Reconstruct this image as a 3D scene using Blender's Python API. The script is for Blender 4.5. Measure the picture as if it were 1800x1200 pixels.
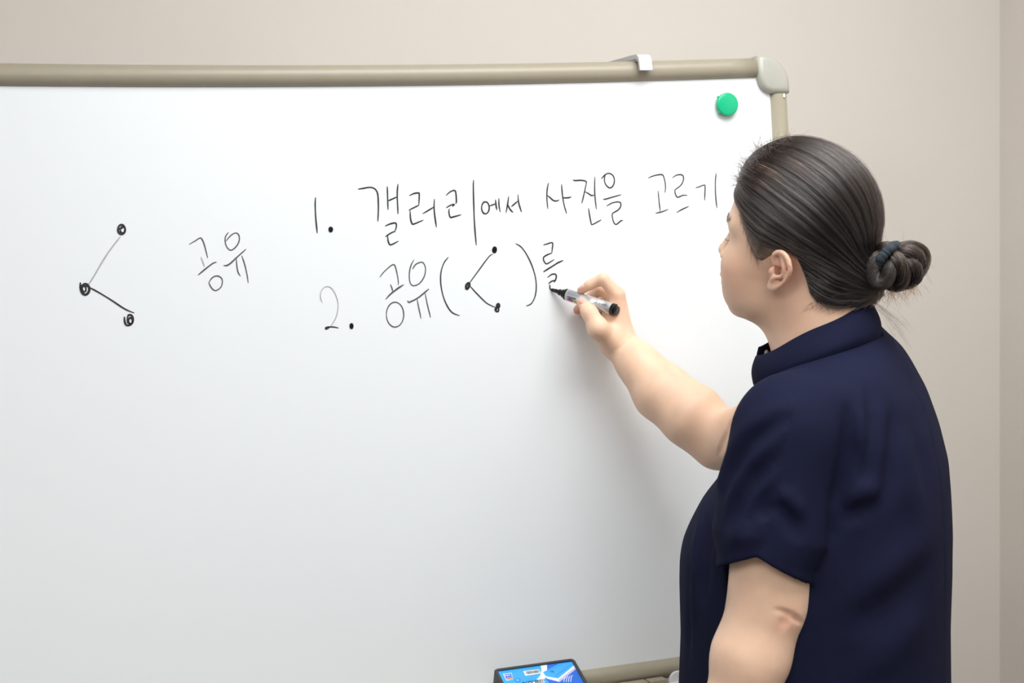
import bpy, bmesh, math, random
import numpy as np
from mathutils import Matrix, Vector

for o in list(bpy.data.objects):
    bpy.data.objects.remove(o)
SC = bpy.context.scene
COL = SC.collection
random.seed(7)
RNG = np.random.default_rng(11)

# ------------------------------------------------------------------ camera
# world: x along the board, y into the wall, z up, origin = inner top right corner of the board
FPX = 2700.0
_h = np.array([8210., -551., 2700.]); _h /= np.linalg.norm(_h)
_d = np.array([860., 26000., 2700.]); _d -= _h * (_d @ _h); _d /= np.linalg.norm(_d)
_Y = np.cross(-_d, _h)
CR = np.stack([_h, _Y, -_d])                       # world = CR @ (right, down, forward)
CAM = -(CR @ np.array([(1352 - 900) / FPX, (150 - 600) / FPX, 1.0])) * 2.40
FLOOR = CAM[2] - 1.55
cam_data = bpy.data.cameras.new('camera')
cam = bpy.data.objects.new('camera', cam_data); COL.objects.link(cam)
cam_data.sensor_width = 36.0
cam_data.lens = FPX / 1800 * 36.0
cam_data.clip_start = 0.05
M = Matrix.Identity(4)
for i in range(3):
    M[i][0] = CR[i, 0]; M[i][1] = -CR[i, 1]; M[i][2] = -CR[i, 2]; M[i][3] = CAM[i]
cam.matrix_world = M
cam_data.dof.use_dof = True
cam_data.dof.focus_distance = 2.05
cam_data.dof.aperture_fstop = 6.3
SC.camera = cam

# ------------------------------------------------------------------ light and exposure
SC.view_settings.view_transform = 'Standard'
SC.view_settings.look = 'None'
SC.view_settings.gamma = 1.0
SC.view_settings.use_curve_mapping = False
SC.view_settings.exposure = -0.07
world = bpy.data.worlds.new('world'); SC.world = world
world.use_nodes = True
world.node_tree.nodes['Background'].inputs[0].default_value = (0.9, 0.95, 1.0, 1)
world.node_tree.nodes['Background'].inputs[1].default_value = 0.35
CEIL = FLOOR + 2.55
# ceiling light panels: (x, y, power); the second and third are added fill
PANELS = [(-0.2, -1.0, 25.0), (-0.9, -2.8, 11.0), (-2.1, -1.8, 16.0)]


def lin(c):
    return tuple((v / 12.92 if v <= 0.04045 else ((v + 0.055) / 1.055) ** 2.4) for v in [x / 255 for x in c]) + (1,)


# ------------------------------------------------------------------ materials
MATS = {}


def mat(name, rgb, rough=0.5, metallic=0.0, noise=None, bump=None, **kw):
    """rgb 0..255 sRGB; noise=(scale, amount); bump=(scale, strength)"""
    m = bpy.data.materials.new(name); m.use_nodes = True
    nt = m.node_tree; p = nt.nodes['Principled BSDF']
    col = lin(rgb)
    p.inputs['Base Color'].default_value = col
    p.inputs['Roughness'].default_value = rough
    p.inputs['Metallic'].default_value = metallic
    for k, v in kw.items():
        p.inputs[k.replace('_', ' ')].default_value = v
    tc = nt.nodes.new('ShaderNodeTexCoord')
    if noise:
        n = nt.nodes.new('ShaderNodeTexNoise'); n.inputs['Scale'].default_value = noise[0]; n.inputs['Detail'].default_value = 4
        r = nt.nodes.new('ShaderNodeValToRGB')
        a = noise[1]
        r.color_ramp.elements[0].position = 0.3; r.color_ramp.elements[1].position = 0.7
        r.color_ramp.elements[0].color = tuple(max(0, c * (1 - a)) for c in col[:3]) + (1,)
        r.color_ramp.elements[1].color = tuple(min(1, c * (1 + a)) for c in col[:3]) + (1,)
        nt.links.new(tc.outputs['Object'], n.inputs['Vector'])
        nt.links.new(n.outputs['Fac'], r.inputs['Fac'])
        nt.links.new(r.outputs['Color'], p.inputs['Base Color'])
    if bump:
        n2 = nt.nodes.new('ShaderNodeTexNoise'); n2.inputs['Scale'].default_value = bump[0]; n2.inputs['Detail'].default_value = 3
        b = nt.nodes.new('ShaderNodeBump'); b.inputs['Strength'].default_value = bump[1]; b.inputs['Distance'].default_value = 0.001
        nt.links.new(tc.outputs['Object'], n2.inputs['Vector'])
        nt.links.new(n2.outputs['Fac'], b.inputs['Height'])
        nt.links.new(b.outputs['Normal'], p.inputs['Normal'])
    MATS[name] = m
    return m


mat('wall_paint', (221, 213, 205), 0.85, noise=(3, 0.015), bump=(140, 0.15))
mat('ceiling_paint', (235, 232, 226), 0.9, noise=(5, 0.02))
mat('floor_vinyl', (112, 113, 118), 0.5, noise=(9, 0.08))
mat('skirting', (120, 110, 100), 0.5, noise=(9, 0.05))
mat('board_white', (238, 241, 244), 0.32, noise=(1.5, 0.008), Coat_Weight=0.1)
mat('rail_tan', (162, 153, 135), 0.38, noise=(60, 0.02))
mat('corner_plastic', (178, 177, 167), 0.35, noise=(40, 0.03), Subsurface_Weight=0.1)
mat('clip_plastic', (205, 205, 212), 0.4, noise=(30, 0.02))
mat('white_plastic', (225, 225, 226), 0.4, noise=(30, 0.02))
mat('magnet_green', (6, 184, 130), 0.25, noise=(30, 0.02))
mat('magnet_core', (60, 62, 60), 0.6, noise=(30, 0.05))
mat('ink', (38, 34, 36), 0.4, noise=(220, 0.35))
mat('ink_thin', (84, 78, 80), 0.45, noise=(220, 0.25))
mat('ink_faint', (176, 174, 174), 0.5, noise=(160, 0.12))
mat('eraser_black', (52, 53, 56), 0.5, noise=(60, 0.08))
mat('eraser_felt', (176, 178, 172), 0.95, noise=(400, 0.3))
mat('print_sky', (58, 172, 248), 0.35, noise=(20, 0.02))
mat('print_blue', (38, 108, 220), 0.35, noise=(20, 0.02))
mat('print_white', (240, 240, 246), 0.35, noise=(20, 0.01))
mat('print_black', (25, 25, 30), 0.4, noise=(20, 0.02))
mat('print_orange', (245, 160, 80), 0.4, noise=(20, 0.02))
mat('print_lilac', (196, 196, 235), 0.4, noise=(20, 0.02))
mat('barrel_silver', (206, 208, 212), 0.3, metallic=0.55, noise=(50, 0.02))
mat('pen_black', (18, 18, 20), 0.25, noise=(50, 0.1))
mat('nib_felt', (22, 22, 24), 0.9, noise=(300, 0.2))
mat('print_grey', (110, 112, 118), 0.5, noise=(50, 0.05))
mat('print_pink', (196, 70, 150), 0.4, noise=(50, 0.02))
mat('print_yellow', (226, 206, 50), 0.4, noise=(50, 0.02))
mat('trousers_black', (24, 24, 28), 0.9, noise=(200, 0.1))
mat('shoe_black', (20, 20, 20), 0.5, noise=(50, 0.1))
mat('shoe_sole', (205, 205, 200), 0.7, noise=(50, 0.05))
mat('hair_tie', (44, 52, 60), 0.9, noise=(300, 0.25), bump=(400, 0.6))
mat('button_white', (235, 235, 235), 0.3, noise=(50, 0.02))
mat('nail', (238, 176, 166), 0.3, noise=(90, 0.03), Coat_Weight=0.3)
mat('eye_white', (225, 220, 214), 0.2, noise=(300, 0.02))
mat('eye_iris', (38, 26, 20), 0.15, noise=(300, 0.2))
mat('lamp_frame', (235, 235, 235), 0.4, noise=(20, 0.02))


def emis(name, rgb, s):
    m = bpy.data.materials.new(name); m.use_nodes = True
    p = m.node_tree.nodes['Principled BSDF']
    p.inputs['Base Color'].default_value = lin(rgb); p.inputs['Emission Color'].default_value = lin(rgb)
    p.inputs['Emission Strength'].default_value = s
    MATS[name] = m


emis('lamp_diffuser', (255, 250, 242), 3.0)


# ------------------------------------------------------------------ mesh helpers
def link(o, parent=None):
    COL.objects.link(o)
    if parent is not None:
        o.parent = parent
    return o


def mesh_obj(name, v, f, m, parent=None, smooth=False):
    me = bpy.data.meshes.new(name)
    me.from_pydata([tuple(map(float, p)) for p in v], [], f); me.update()
    if smooth:
        me.polygons.foreach_set('use_smooth', [True] * len(me.polygons))
    me.materials.append(MATS[m])
    return link(bpy.data.objects.new(name, me), parent)


def bm_obj(name, bm, m, parent=None, smooth=False):
    me = bpy.data.meshes.new(name)
    bmesh.ops.recalc_face_normals(bm, faces=bm.faces)
    bm.to_mesh(me); bm.free()
    if smooth:
        me.polygons.foreach_set('use_smooth', [True] * len(me.polygons))
    me.materials.append(MATS[m])
    return link(bpy.data.objects.new(name, me), parent)


def tag(o, label=None, cat=None, group=None, kind=None):
    if label: o['label'] = label
    if cat: o['category'] = cat
    if group: o['group'] = group
    if kind: o['kind'] = kind
    return o


def empty(name, loc=(0, 0, 0)):
    o = bpy.data.objects.new(name, None); o.location = loc; o.empty_display_size = 0.05
    return link(o)


def bbox(name, lo, hi, m, parent=None, bev=0.0):
    bm = bmesh.new()
    bmesh.ops.create_cube(bm, size=1)
    for v in bm.verts:
        v.co = Vector([lo[i] + (v.co[i] + 0.5) * (hi[i] - lo[i]) for i in range(3)])
    if bev:
        bmesh.ops.bevel(bm, geom=bm.edges[:], offset=bev, segments=2, profile=0.5, affect='EDGES')
    return bm_obj(name, bm, m, parent)


def tube_mesh(pts, rad, seg=20, cap=True, closed=False):
    """pts (n,3), rad scalar / (n,) ; returns verts, faces (parallel transport frames)"""
    pts = np.asarray(pts, float); n = len(pts)
    rad = np.ones(n) * rad
    t = np.gradient(pts, axis=0)
    if closed:
        t = np.roll(pts, -1, 0) - np.roll(pts, 1, 0)
    t /= np.linalg.norm(t, axis=1)[:, None] + 1e-12
    a = np.array([0, 0, 1.]) if abs(t[0][2]) < 0.9 else np.array([1., 0, 0])
    u = np.cross(t[0], a); u /= np.linalg.norm(u)
    V = []
    for i in range(n):
        u = u - t[i] * (u @ t[i]); u /= np.linalg.norm(u)
        w = np.cross(t[i], u)
        for k in range(seg):
            an = 2 * math.pi * k / seg
            V.append(pts[i] + rad[i] * (math.cos(an) * u + math.sin(an) * w))
    F = []
    for i in range(n if closed else n - 1):
        j = (i + 1) % n
        for k in range(seg):
            F.append((i * seg + k, i * seg + (k + 1) % seg, j * seg + (k + 1) % seg, j * seg + k))
    if cap and not closed:
        F.append(tuple(range(seg))[::-1]); F.append(tuple((n - 1) * seg + k for k in range(seg)))
    return V, F


def lathe(prof, seg=32):
    """prof list of (r, x): revolve about local x axis -> verts, faces"""
    V = []; F = []
    for r, x in prof:
        for k in range(seg):
            a = 2 * math.pi * k / seg
            V.append((x, r * math.cos(a), r * math.sin(a)))
    for i in range(len(prof) - 1):
        for k in range(seg):
            F.append((i * seg + k, (i + 1) * seg + k, (i + 1) * seg + (k + 1) % seg, i * seg + (k + 1) % seg))
    F.append(tuple(range(seg))); F.append(tuple((len(prof) - 1) * seg + k for k in range(seg))[::-1])
    return V, F


def extrude_poly(pts2, z0, z1, bev=0.0):
    """pts2 in (x, z) plane extruded along y from z0 to z1"""
    bm = bmesh.new()
    vs = [bm.verts.new((p[0], z0, p[1])) for p in pts2]
    fc = bm.faces.new(vs)
    r = bmesh.ops.extrude_face_region(bm, geom=[fc])
    top = [g for g in r['geom'] if isinstance(g, bmesh.types.BMVert)]
    for v in top: v.co.y = z1
    if bev:
        ed = [e for e in bm.edges if abs(e.verts[0].co.y - e.verts[1].co.y) < 1e-9]
        bmesh.ops.bevel(bm, geom=ed, offset=bev, segments=3, profile=0.5, affect='EDGES')
    return bm


def catmull(P, step):
    P = np.asarray(P, float)
    if len(P) == 2:
        n = max(2, int(np.linalg.norm(P[1] - P[0]) / step))
        return np.linspace(P[0], P[1], n + 1)
    Q = np.vstack([2 * P[0] - P[1], P, 2 * P[-1] - P[-2]])
    out = []
    for i in range(1, len(Q) - 2):
        p0, p1, p2, p3 = Q[i - 1], Q[i], Q[i + 1], Q[i + 2]
        n = max(2, int(np.linalg.norm(p2 - p1) / step))
        for t in np.arange(n) / n:
            out.append(0.5 * (2 * p1 + (p2 - p0) * t + (2 * p0 - 5 * p1 + 4 * p2 - p3) * t * t + (3 * p1 - p0 - 3 * p2 + p3) * t ** 3))
    out.append(P[-1])
    return np.array(out)


# ------------------------------------------------------------------ measuring from the picture (gives real 3-D points at real depths)
def ray(px, py):
    return CR @ np.array([(px - 900) / FPX, (py - 600) / FPX, 1.0])


def PD(px, py, z):
    return CAM + ray(px, py) * z


LEAN = math.radians(4.6)                              # the board leans back a little
BUP = np.array([0, math.sin(LEAN), math.cos(LEAN)])
BN = np.array([0, -math.cos(LEAN), math.sin(LEAN)])


def PB(px, py, off=0.0):
    r = ray(px, py)
    return CAM + r * (((off * BN - CAM) @ BN) / (r @ BN))


def UV(px, py):
    p = PB(px, py)
    return np.array([p[0], p @ BUP])


# ------------------------------------------------------------------ the room
WY = 0.32          # face of the wall behind the board
WX = 0.657          # right hand wall
XL, YB = -4.2, -4.6
tag(bbox('wall_back', (XL - .1, WY, FLOOR), (WX + .1, WY + .1, CEIL), 'wall_paint'), kind='structure')
tag(bbox('wall_right', (WX, YB, FLOOR), (WX + .1, WY, CEIL), 'wall_paint'), kind='structure')
tag(bbox('wall_left', (XL - .1, YB, FLOOR), (XL, WY, CEIL), 'wall_paint'), kind='structure')
tag(bbox('wall_front', (XL - .1, YB - .1, FLOOR), (WX + .1, YB, CEIL), 'wall_paint'), kind='structure')
tag(bbox('floor', (XL - .1, YB - .1, FLOOR - .1), (WX + .1, WY + .1, FLOOR), 'floor_vinyl'), kind='structure')
tag(bbox('ceiling', (XL - .1, YB - .1, CEIL), (WX + .1, WY + .1, CEIL + .1), 'ceiling_paint'), kind='structure')
tag(bbox('baseboard_back', (XL, WY - .012, FLOOR), (WX, WY, FLOOR + .09), 'skirting', bev=.003), kind='structure')
tag(bbox('baseboard_right', (WX - .012, YB, FLOOR), (WX, WY - .012, FLOOR + .09), 'skirting', bev=.003), kind='structure')

for i, (x, y, pw) in enumerate(PANELS):
    t = empty('ceiling_light', (x, y, CEIL))
    tag(t, ['square ceiling light panel right above the person at the whiteboard',
            'square fill light panel added on the ceiling behind the camera on the right',
            'square fill light panel added on the ceiling to the left of the camera'][i], 'ceiling light', 'ceiling light panels')
    w = 0.6
    for (a, b, c, d) in ((-w, -w, w, -w + .03), (-w, w - .03, w, w), (-w, -w + .03, -w + .03, w - .03), (w - .03, -w + .03, w, w - .03)):
        bbox('frame', (a, b, -.03), (c, d, 0), 'lamp_frame', t)
    df = bbox('diffuser', (-w + .03, -w + .03, -.02), (w - .03, w - .03, -.014), 'lamp_diffuser', t)
    ld = bpy.data.lights.new('panel_light', 'AREA'); ld.shape = 'SQUARE'; ld.size = 1.1; ld.energy = pw
    ld.color = (0.89, 0.96, 1.0)
    lo = bpy.data.objects.new('panel_light', ld); lo.location = (0, 0, -.035); link(lo, t)

# ------------------------------------------------------------------ whiteboard (local: x, z in the board plane, y = depth; leans about x)
WB = empty('whiteboard', (0, 0, 0))
WB.rotation_euler = (-LEAN, 0, 0)
tag(WB, 'large white marker board with tan tube frame and handwritten Korean notes', 'whiteboard')
BW = 1.80; BTOP = 0.0125; BBOT = -0.872; RT = 0.0158
bbox('panel', (-BW, 0, BBOT - .02), (0.015, 0.014, BTOP + .02), 'board_white', WB)
# top rail sags by a few millimetres along its span
xs = np.linspace(-BW + .02, -0.024, 40)
sag = lambda x: -0.0072 * (1 - ((x + 0.58) / 0.60) ** 2) * (1 if abs(x + .58) < .6 else 0)
V, F = tube_mesh([(x, .004, BTOP + RT + sag(x)) for x in xs], RT, 28)
mesh_obj('top_rail', V, F, 'rail_tan', WB, True)
V, F = tube_mesh([(-BW + .02, .004, BBOT - RT), (-.3, .004, BBOT - RT), (-.024, .004, BBOT - RT)], RT, 28)
mesh_obj('bottom_rail', V, F, 'rail_tan', WB, True)
SR = 0.0148
for sx in (SR, -BW - SR):
    V, F = tube_mesh([(sx, .004, -.014), (sx, .004, -.4), (sx, .004, BBOT - .01)], SR, 28)
    mesh_obj('side_rail', V, F, 'rail_tan', WB, True)


def corner_poly():
    P = []
    x0, z0 = -0.0225, BTOP + 2 * RT + .0012      # outer top at the left end of the piece
    xr = 2 * SR + .0012
    zb = -0.0135
    R_ = 0.043
    P.append((x0, z0)); P.append((xr - R_, z0))
    for k in range(1, 13):
        a = math.pi / 2 * (1 - k / 12)
        P.append((xr - R_ + R_ * math.cos(a), z0 - R_ + R_ * math.sin(a)))
    P.append((xr, zb)); P.append((-.0005, zb))
    # inner bulge
    A = np.array([-.0005, zb]); B = np.array([x0, BTOP - .0008])
    for k in range(1, 10):
        s = k / 10; q = A * (1 - s) + B * s
        nrm_ = np.array([-(B - A)[1], (B - A)[0]]); nrm_ /= np.linalg.norm(nrm_)
        P.append(tuple(q + nrm_ * 0.0062 * math.sin(math.pi * s)))
    P.append(tuple(B))
    return P


cp = corner_poly()
for sx, sz in ((1, 1), (-1, 1), (1, -1), (-1, -1)):
    pp = [((p[0] if sx > 0 else -BW - p[0]), (p[1] if sz > 0 else (BBOT + BTOP) - p[1])) for p in cp]
    bm = extrude_poly(pp, -.0130, .021, .0085)
    bm_obj('corner_piece', bm, 'corner_plastic', WB, True)
bbox('sticker_tab', (.0175, -.0118, -.0205), (.0205, -.0105, -.0145), 'print_white', WB)
# marker tray under the board, with white end brackets
tz = BBOT - 2 * RT
tray = bm_obj('tray', extrude_poly([(-1.30, tz - .018), (-.08, tz - .018), (-.08, tz - .014), (-1.30, tz - .014)], -.085, .0), 'rail_tan', WB)
bbox('tray_lip', (-1.30, -.088, tz - .018), (-.08, -.084, tz - .004), 'rail_tan', tray, .001)
for x0, x1 in ((-.318, -.273), (-.2705, -.2425)):
    bbox('tray_bracket', (x0, -.032, tz - .014), (x1, -.014, tz + .0085), 'rail_tan', tray, .001)
tab = [(-.2390, tz - .014), (-.2390, tz + .003)]
for k in range(1, 9):
    a = math.pi - math.pi / 2 * k / 8
    tab.append((-.2250 + .014 * math.cos(a), tz + .003 + .0150 * math.sin(a)))
tab += [(-.160, tz + .018), (-.160, tz - .014)]
bm_obj('tray_bracket', extrude_poly(tab, -.034, -.028, .0012), 'white_plastic', tray)
bbox('tray_bracket', (-.2425, -.040, tz - .014), (-.160, -.0345, tz + .0035), 'white_plastic', tray, .002)
# stand: uprights, feet and castors
leg_z = (FLOOR) / math.cos(LEAN)
for sx in (SR - .002, -BW - SR + .002):
    V, F = tube_mesh([(sx, .05, -.35), (sx, .05, leg_z + .12)], .016, 20)
    mesh_obj('upright', V, F, 'rail_tan', WB, True)
    bbox('upright_bracket', (sx - .012, .018, -.46), (sx + .012, .056, -.40), 'rail_tan', WB, .002)
V, F = tube_mesh([(SR, .05, leg_z + .22), (-BW - SR, .05, leg_z + .22)], .012, 16)
mesh_obj('cross_bar', V, F, 'rail_tan', WB, True)

# ------------------------------------------------------------------ handwriting (thin ink ribbons lying on the panel)
INKOFF = -0.0005


def stroke(bmsh, P2, w, taper=True, step=0.003, off=0.0):
    Q = catmull(P2, step)
    t = np.gradient(Q, axis=0); t /= np.linalg.norm(t, axis=1)[:, None] + 1e-12
    nn = np.stack([-t[:, 1], t[:, 0]], 1)
    n = len(Q)
    ww = np.ones(n) * w / 2 * (1 + 0.10 * np.sin(np.arange(n) * 0.5 + P2[0][0] * 300))
    if taper:
        k = min(2, n // 3)
        for i in range(k):
            ww[i] *= 0.6 + 0.4 * i / k; ww[-1 - i] *= 0.6 + 0.4 * i / k
    a = [bmsh.verts.new((q[0], INKOFF - off, q[1])) for q in Q + nn * ww[:, None]]
    b = [bmsh.verts.new((q[0], INKOFF - off, q[1])) for q in Q - nn * ww[:, None]]
    for i in range(n - 1):
        bmsh.faces.new((a[i], a[i + 1], b[i + 1], b[i]))
    for (pt, tt, r, sgn) in ((Q[0], t[0], ww[0], -1), (Q[-1], t[-1], ww[-1], 1)):      # round ends
        c = bmsh.verts.new((pt[0], INKOFF - off, pt[1])); ring = []
        nv = np.array([-tt[1], tt[0]])
        for k in range(7):
            an = -math.pi / 2 + math.pi * k / 6
            q = pt + r * (sgn * tt * math.cos(an) + nv * math.sin(an))
            ring.append(bmsh.verts.new((q[0], INKOFF - off, q[1])))
        for k in range(6):
            bmsh.faces.new((c, ring[k], ring[k + 1]))


def ell(cx, cy, rx, ry, a0=0, a1=360, n=20, tilt=0):
    out = []
    ct, st = math.cos(math.radians(tilt)), math.sin(math.radians(tilt))
    for k in range(n + 1):
        a = math.radians(a0 + (a1 - a0) * k / n)
        x, y = rx * math.cos(a), ry * math.sin(a)
        out.append((cx + x * ct - y * st, cy + x * st + y * ct))
    return out


def spiral(cx, cy, rx, ry, turns=3, k0=0.35, ph=0, tilt=0):
    out = []
    n = int(turns * 14)
    ct, st = math.cos(math.radians(tilt)), math.sin(math.radians(tilt))
    for k in range(n + 1):
        a = ph + 2 * math.pi * k / 14
        s = k0 + (1 - k0) * (k / n) ** 0.8
        x, y = rx * s * math.cos(a), ry * s * math.sin(a)
        out.append((cx + x * ct - y * st, cy + x * st + y * ct))
    return out


WIDX = [0]


def word(name, label, crop, strokes, w=0.0021, m='ink'):
    x0, y0, s = crop
    bm = bmesh.new()
    for st in strokes:
        ws = w
        if isinstance(st, tuple):
            ws, st = st
        P2 = [UV(x0 + p[0] / s, y0 + p[1] / s) for p in st]
        WIDX[0] += 1
        stroke(bm, P2, ws, off=0.000004 * (WIDX[0] % 40))
    me = bpy.data.meshes.new(name)
    for fc in bm.faces:
        fc.normal_update()
        if fc.normal.y > 0: fc.normal_flip()
    bm.to_mesh(me); bm.free(); me.materials.append(MATS[m])
    o = link(bpy.data.objects.new(name, me), WB)
    if label: o['label'] = label
    return o


CA = (540, 320, 4.445); CB = (760, 300, 4.617); C7 = (640, 300, 7.5); C8 = (900, 280, 3.75); CC = (940, 290, 5.294); CD = (100, 360, 4.737)
word('written_numeral', 'handwritten numeral 1 with a dot', CA, [[(65, 122), (62, 170), (66, 270), (78, 396)], (.0045, spiral(184, 371, 9, 11, 3, .1))])
word('written_numeral', 'faint handwritten numeral 2', CA, [[(118, 940), (104, 905), (104, 870), (118, 835), (150, 815), (185, 825), (215, 865), (236, 920), (241, 975), (230, 1040), (205, 1095), (180, 1130)]], .0014, 'ink_faint')
word('written_numeral', 'dark foot and dot of the numeral 2', CA, [(.0019, [(180, 1128), (160, 1143), (145, 1148), (143, 1140), (152, 1133), (180, 1130), (215, 1132), (242, 1139)]), (.0038, spiral(346, 1125, 8, 14, 3, .3))])
word('written_word', 'first handwritten syllable of the word for gallery', CA, [
    [(400, 54), (440, 48), (490, 40), (525, 50), (545, 75), (553, 110), (556, 200), (552, 305)],
    [(625, 36), (628, 120), (631, 213)], [(632, 146), (700, 116)], [(708, 17), (703, 100), (709, 246)],
    [(610, 342), (650, 325), (688, 318), (697, 335), (692, 365), (682, 390)], [(682, 384), (645, 402), (612, 425)],
    [(628, 420), (632, 460), (645, 488), (665, 485), (711, 461)]])
word('written_word', 'second handwritten syllable of the word for gallery', CA, [
    [(800, 104), (835, 88), (868, 84), (875, 95), (872, 180)], [(872, 180), (835, 198), (795, 218)],
    [(803, 222), (808, 290), (820, 325), (835, 326), (905, 297)]])
word('written_word', 'end strokes of the word for gallery', C7, [
    [(775, 563), (850, 520), (918, 478)], [(926, 377), (922, 480), (932, 600), (953, 740)],
    [(1083, 322), (1130, 280), (1180, 258), (1203, 268), (1212, 320), (1216, 410), (1208, 432)],
    [(1085, 486), (1130, 458), (1175, 443), (1190, 445), (1165, 470)],
    [(1125, 500), (1117, 530), (1125, 590), (1140, 615), (1160, 612), (1275, 580)],
    [(1441, 125), (1440, 250), (1450, 600), (1462, 800), (1478, 978)]])
word('written_word', 'small handwritten particle after the word for gallery', CB, [
    ell(430, 300, 31, 49, -90, 275), [(465, 285), (512, 268)], [(512, 237), (516, 280), (523, 315)], [(539, 227), (540, 280), (550, 333)],
    [(618, 212), (612, 260), (598, 338)], [(610, 270), (628, 310), (652, 336)], [(642, 290), (690, 248)], [(694, 195), (700, 260), (722, 331)]])
word('written_word', 'handwritten Korean word for photo', CC, [
    [(126, 168), (116, 220), (112, 300), (120, 404)], [(120, 285), (140, 300), (170, 328), (200, 334), (226, 324)],
    [(249, 182), (256, 270), (272, 370), (295, 447)], [(263, 303), (300, 305), (336, 297)],
    [(358, 138), (370, 144), (420, 141), (465, 146), (480, 160), (472, 200), (455, 280), (437, 355)],
    [(465, 247), (500, 265), (525, 283), (548, 280)], [(558, 112), (556, 220), (562, 320), (573, 408)],
    [(500, 403), (510, 470), (525, 545), (537, 552), (616, 510)],
    [(620, 126), (640, 103), (660, 85), (690, 76), (720, 90), (738, 120), (738, 165), (722, 200), (697, 212), (670, 195), (650, 160), (648, 120), (655, 95)],
    [(638, 317), (660, 316), (720, 298), (802, 276)],
    [(670, 380), (720, 352), (775, 342), (800, 355), (795, 395), (765, 425), (722, 450), (722, 490), (735, 535), (752, 552), (770, 545), (800, 518), (818, 516)]], .0019)
word('written_word', 'handwritten Korean word for choosing', CC, [
    [(1055, 120), (1110, 98), (1170, 88), (1195, 98), (1210, 150), (1216, 210), (1210, 254)], [(1148, 243), (1155, 330), (1166, 425)], [(1126, 447), (1180, 435), (1240, 412)],
    [(1282, 118), (1310, 97), (1350, 88), (1378, 98), (1383, 135), (1365, 180), (1325, 215), (1303, 235), (1310, 275), (1325, 298), (1345, 295), (1380, 280), (1418, 282)],
    [(1320, 441), (1370, 412), (1430, 385)], [(1498, 210), (1530, 202), (1572, 185), (1584, 195), (1582, 260), (1580, 325)],
    [(1687, 78), (1680, 150), (1682, 280), (1694, 398)]], .0018)
word('written_word', 'handwritten Korean word for share in line two', CA, [
    [(568, 740), (600, 700), (650, 655), (676, 643), (690, 665), (705, 730), (712, 780), (710, 803)], [(650, 800), (663, 830), (668, 858)],
    (.0022, [(614, 914), (650, 875), (710, 828), (752, 802)]), ell(686, 1034, 68, 97, 175, 540),
    [(833, 607), (810, 650), (798, 710), (800, 770), (815, 803), (840, 808), (875, 792), (905, 755), (922, 710), (922, 660), (905, 628), (885, 625), (850, 640), (830, 665), (824, 680)],
    (.0022, [(785, 928), (793, 938), (815, 930), (870, 900), (948, 836)]), [(859, 918), (870, 975), (889, 1063)], [(922, 870), (935, 940), (963, 1055)]], .0016, 'ink_thin')
word('drawn_symbol', 'share sign drawn between the brackets', CB, [
    [(488, 678), (470, 685), (440, 720), (370, 815), (300, 912)], [(303, 932), (350, 985), (430, 1065), (470, 1090), (512, 1108)],
    (.0036, spiral(504, 643, 13, 20, 4, .2)), (.0034, ell(286, 934, 12, 25, 0, 400, 20, 22)), (.002, [(296, 915), (290, 940), (278, 955)]),
    (.0026, ell(533, 1094, 12, 15, 0, 380)), (.0026, ell(524, 1125, 14, 17, 0, 380)), (.002, [(518, 1135), (530, 1100), (538, 1085)])], .0017)
word('drawn_bracket', None, CB, [[(127, 703), (95, 745), (72, 810), (66, 880), (74, 960), (95, 1040), (125, 1105), (155, 1145), (185, 1163), (220, 1174)]], .0018)
word('drawn_bracket', None, CB, [[(678, 592), (720, 618), (765, 680), (808, 770), (835, 860), (843, 940), (835, 1010), (815, 1060), (795, 1083), (763, 1096)]], .0018)
word('written_word', 'unfinished syllable at the tip of the marker', CB, [
    [(903, 601), (935, 592), (966, 582), (977, 590), (974, 620), (968, 668)], [(968, 668), (935, 680), (903, 700), (902, 725), (918, 752), (935, 752), (985, 722)],
    (.0024, [(903, 818), (980, 770), (1020, 745), (1058, 729)])], .002)
word('written_word', 'fresh ink strokes just above the marker tip', C8, [
    [(235, 777), (260, 758), (282, 755), (292, 768), (286, 795), (278, 808)], [(240, 818), (262, 802), (285, 797)], [(248, 826), (249, 840), (250, 856)]], .0022)
word('drawn_symbol', 'faint upper line of the large share sign', CD, [[(528, 265), (450, 365), (380, 470), (310, 590), (262, 665)]], .0019, 'ink_faint')
word('drawn_symbol', 'lower line of the large share sign', CD, [[(275, 688), (360, 735), (450, 790), (540, 850), (590, 878), (642, 898)]], .002)
word('drawn_dot', 'top scribbled dot of the large share sign', CD, [
    (.0026, ell(538, 205, 30, 40, -60, 330)), (.0022, ell(548, 208, 20, 26, 0, 500)), (.0022, [(512, 200), (535, 195), (560, 178)]), (.002, ell(538, 215, 26, 24, 20, 260)), (.0026, [(520, 225), (540, 240), (562, 225)])], .002)
word('drawn_dot', 'middle scribbled dot of the large share sign', CD, [
    (.0032, [(195, 650), (196, 690), (208, 730), (235, 748), (262, 730), (270, 695), (255, 664), (230, 657), (212, 675), (208, 705), (225, 728)]), (.0030, [(203, 668), (205, 710), (222, 735)]), (.0022, ell(226, 700, 16, 24, 0, 400)), (.002, [(225, 672), (250, 676), (275, 688)])], .002)
word('drawn_dot', 'bottom scribbled dot of the large share sign', CD, [
    (.0028, [(562, 935), (565, 975), (580, 1002), (608, 1000), (630, 980), (634, 945), (620, 918), (596, 918), (588, 935)]), (.0026, ell(612, 965, 18, 26, 0, 700)), (.002, [(585, 936), (588, 985)]), (.0024, [(590, 945), (632, 942)])], .002)
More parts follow.
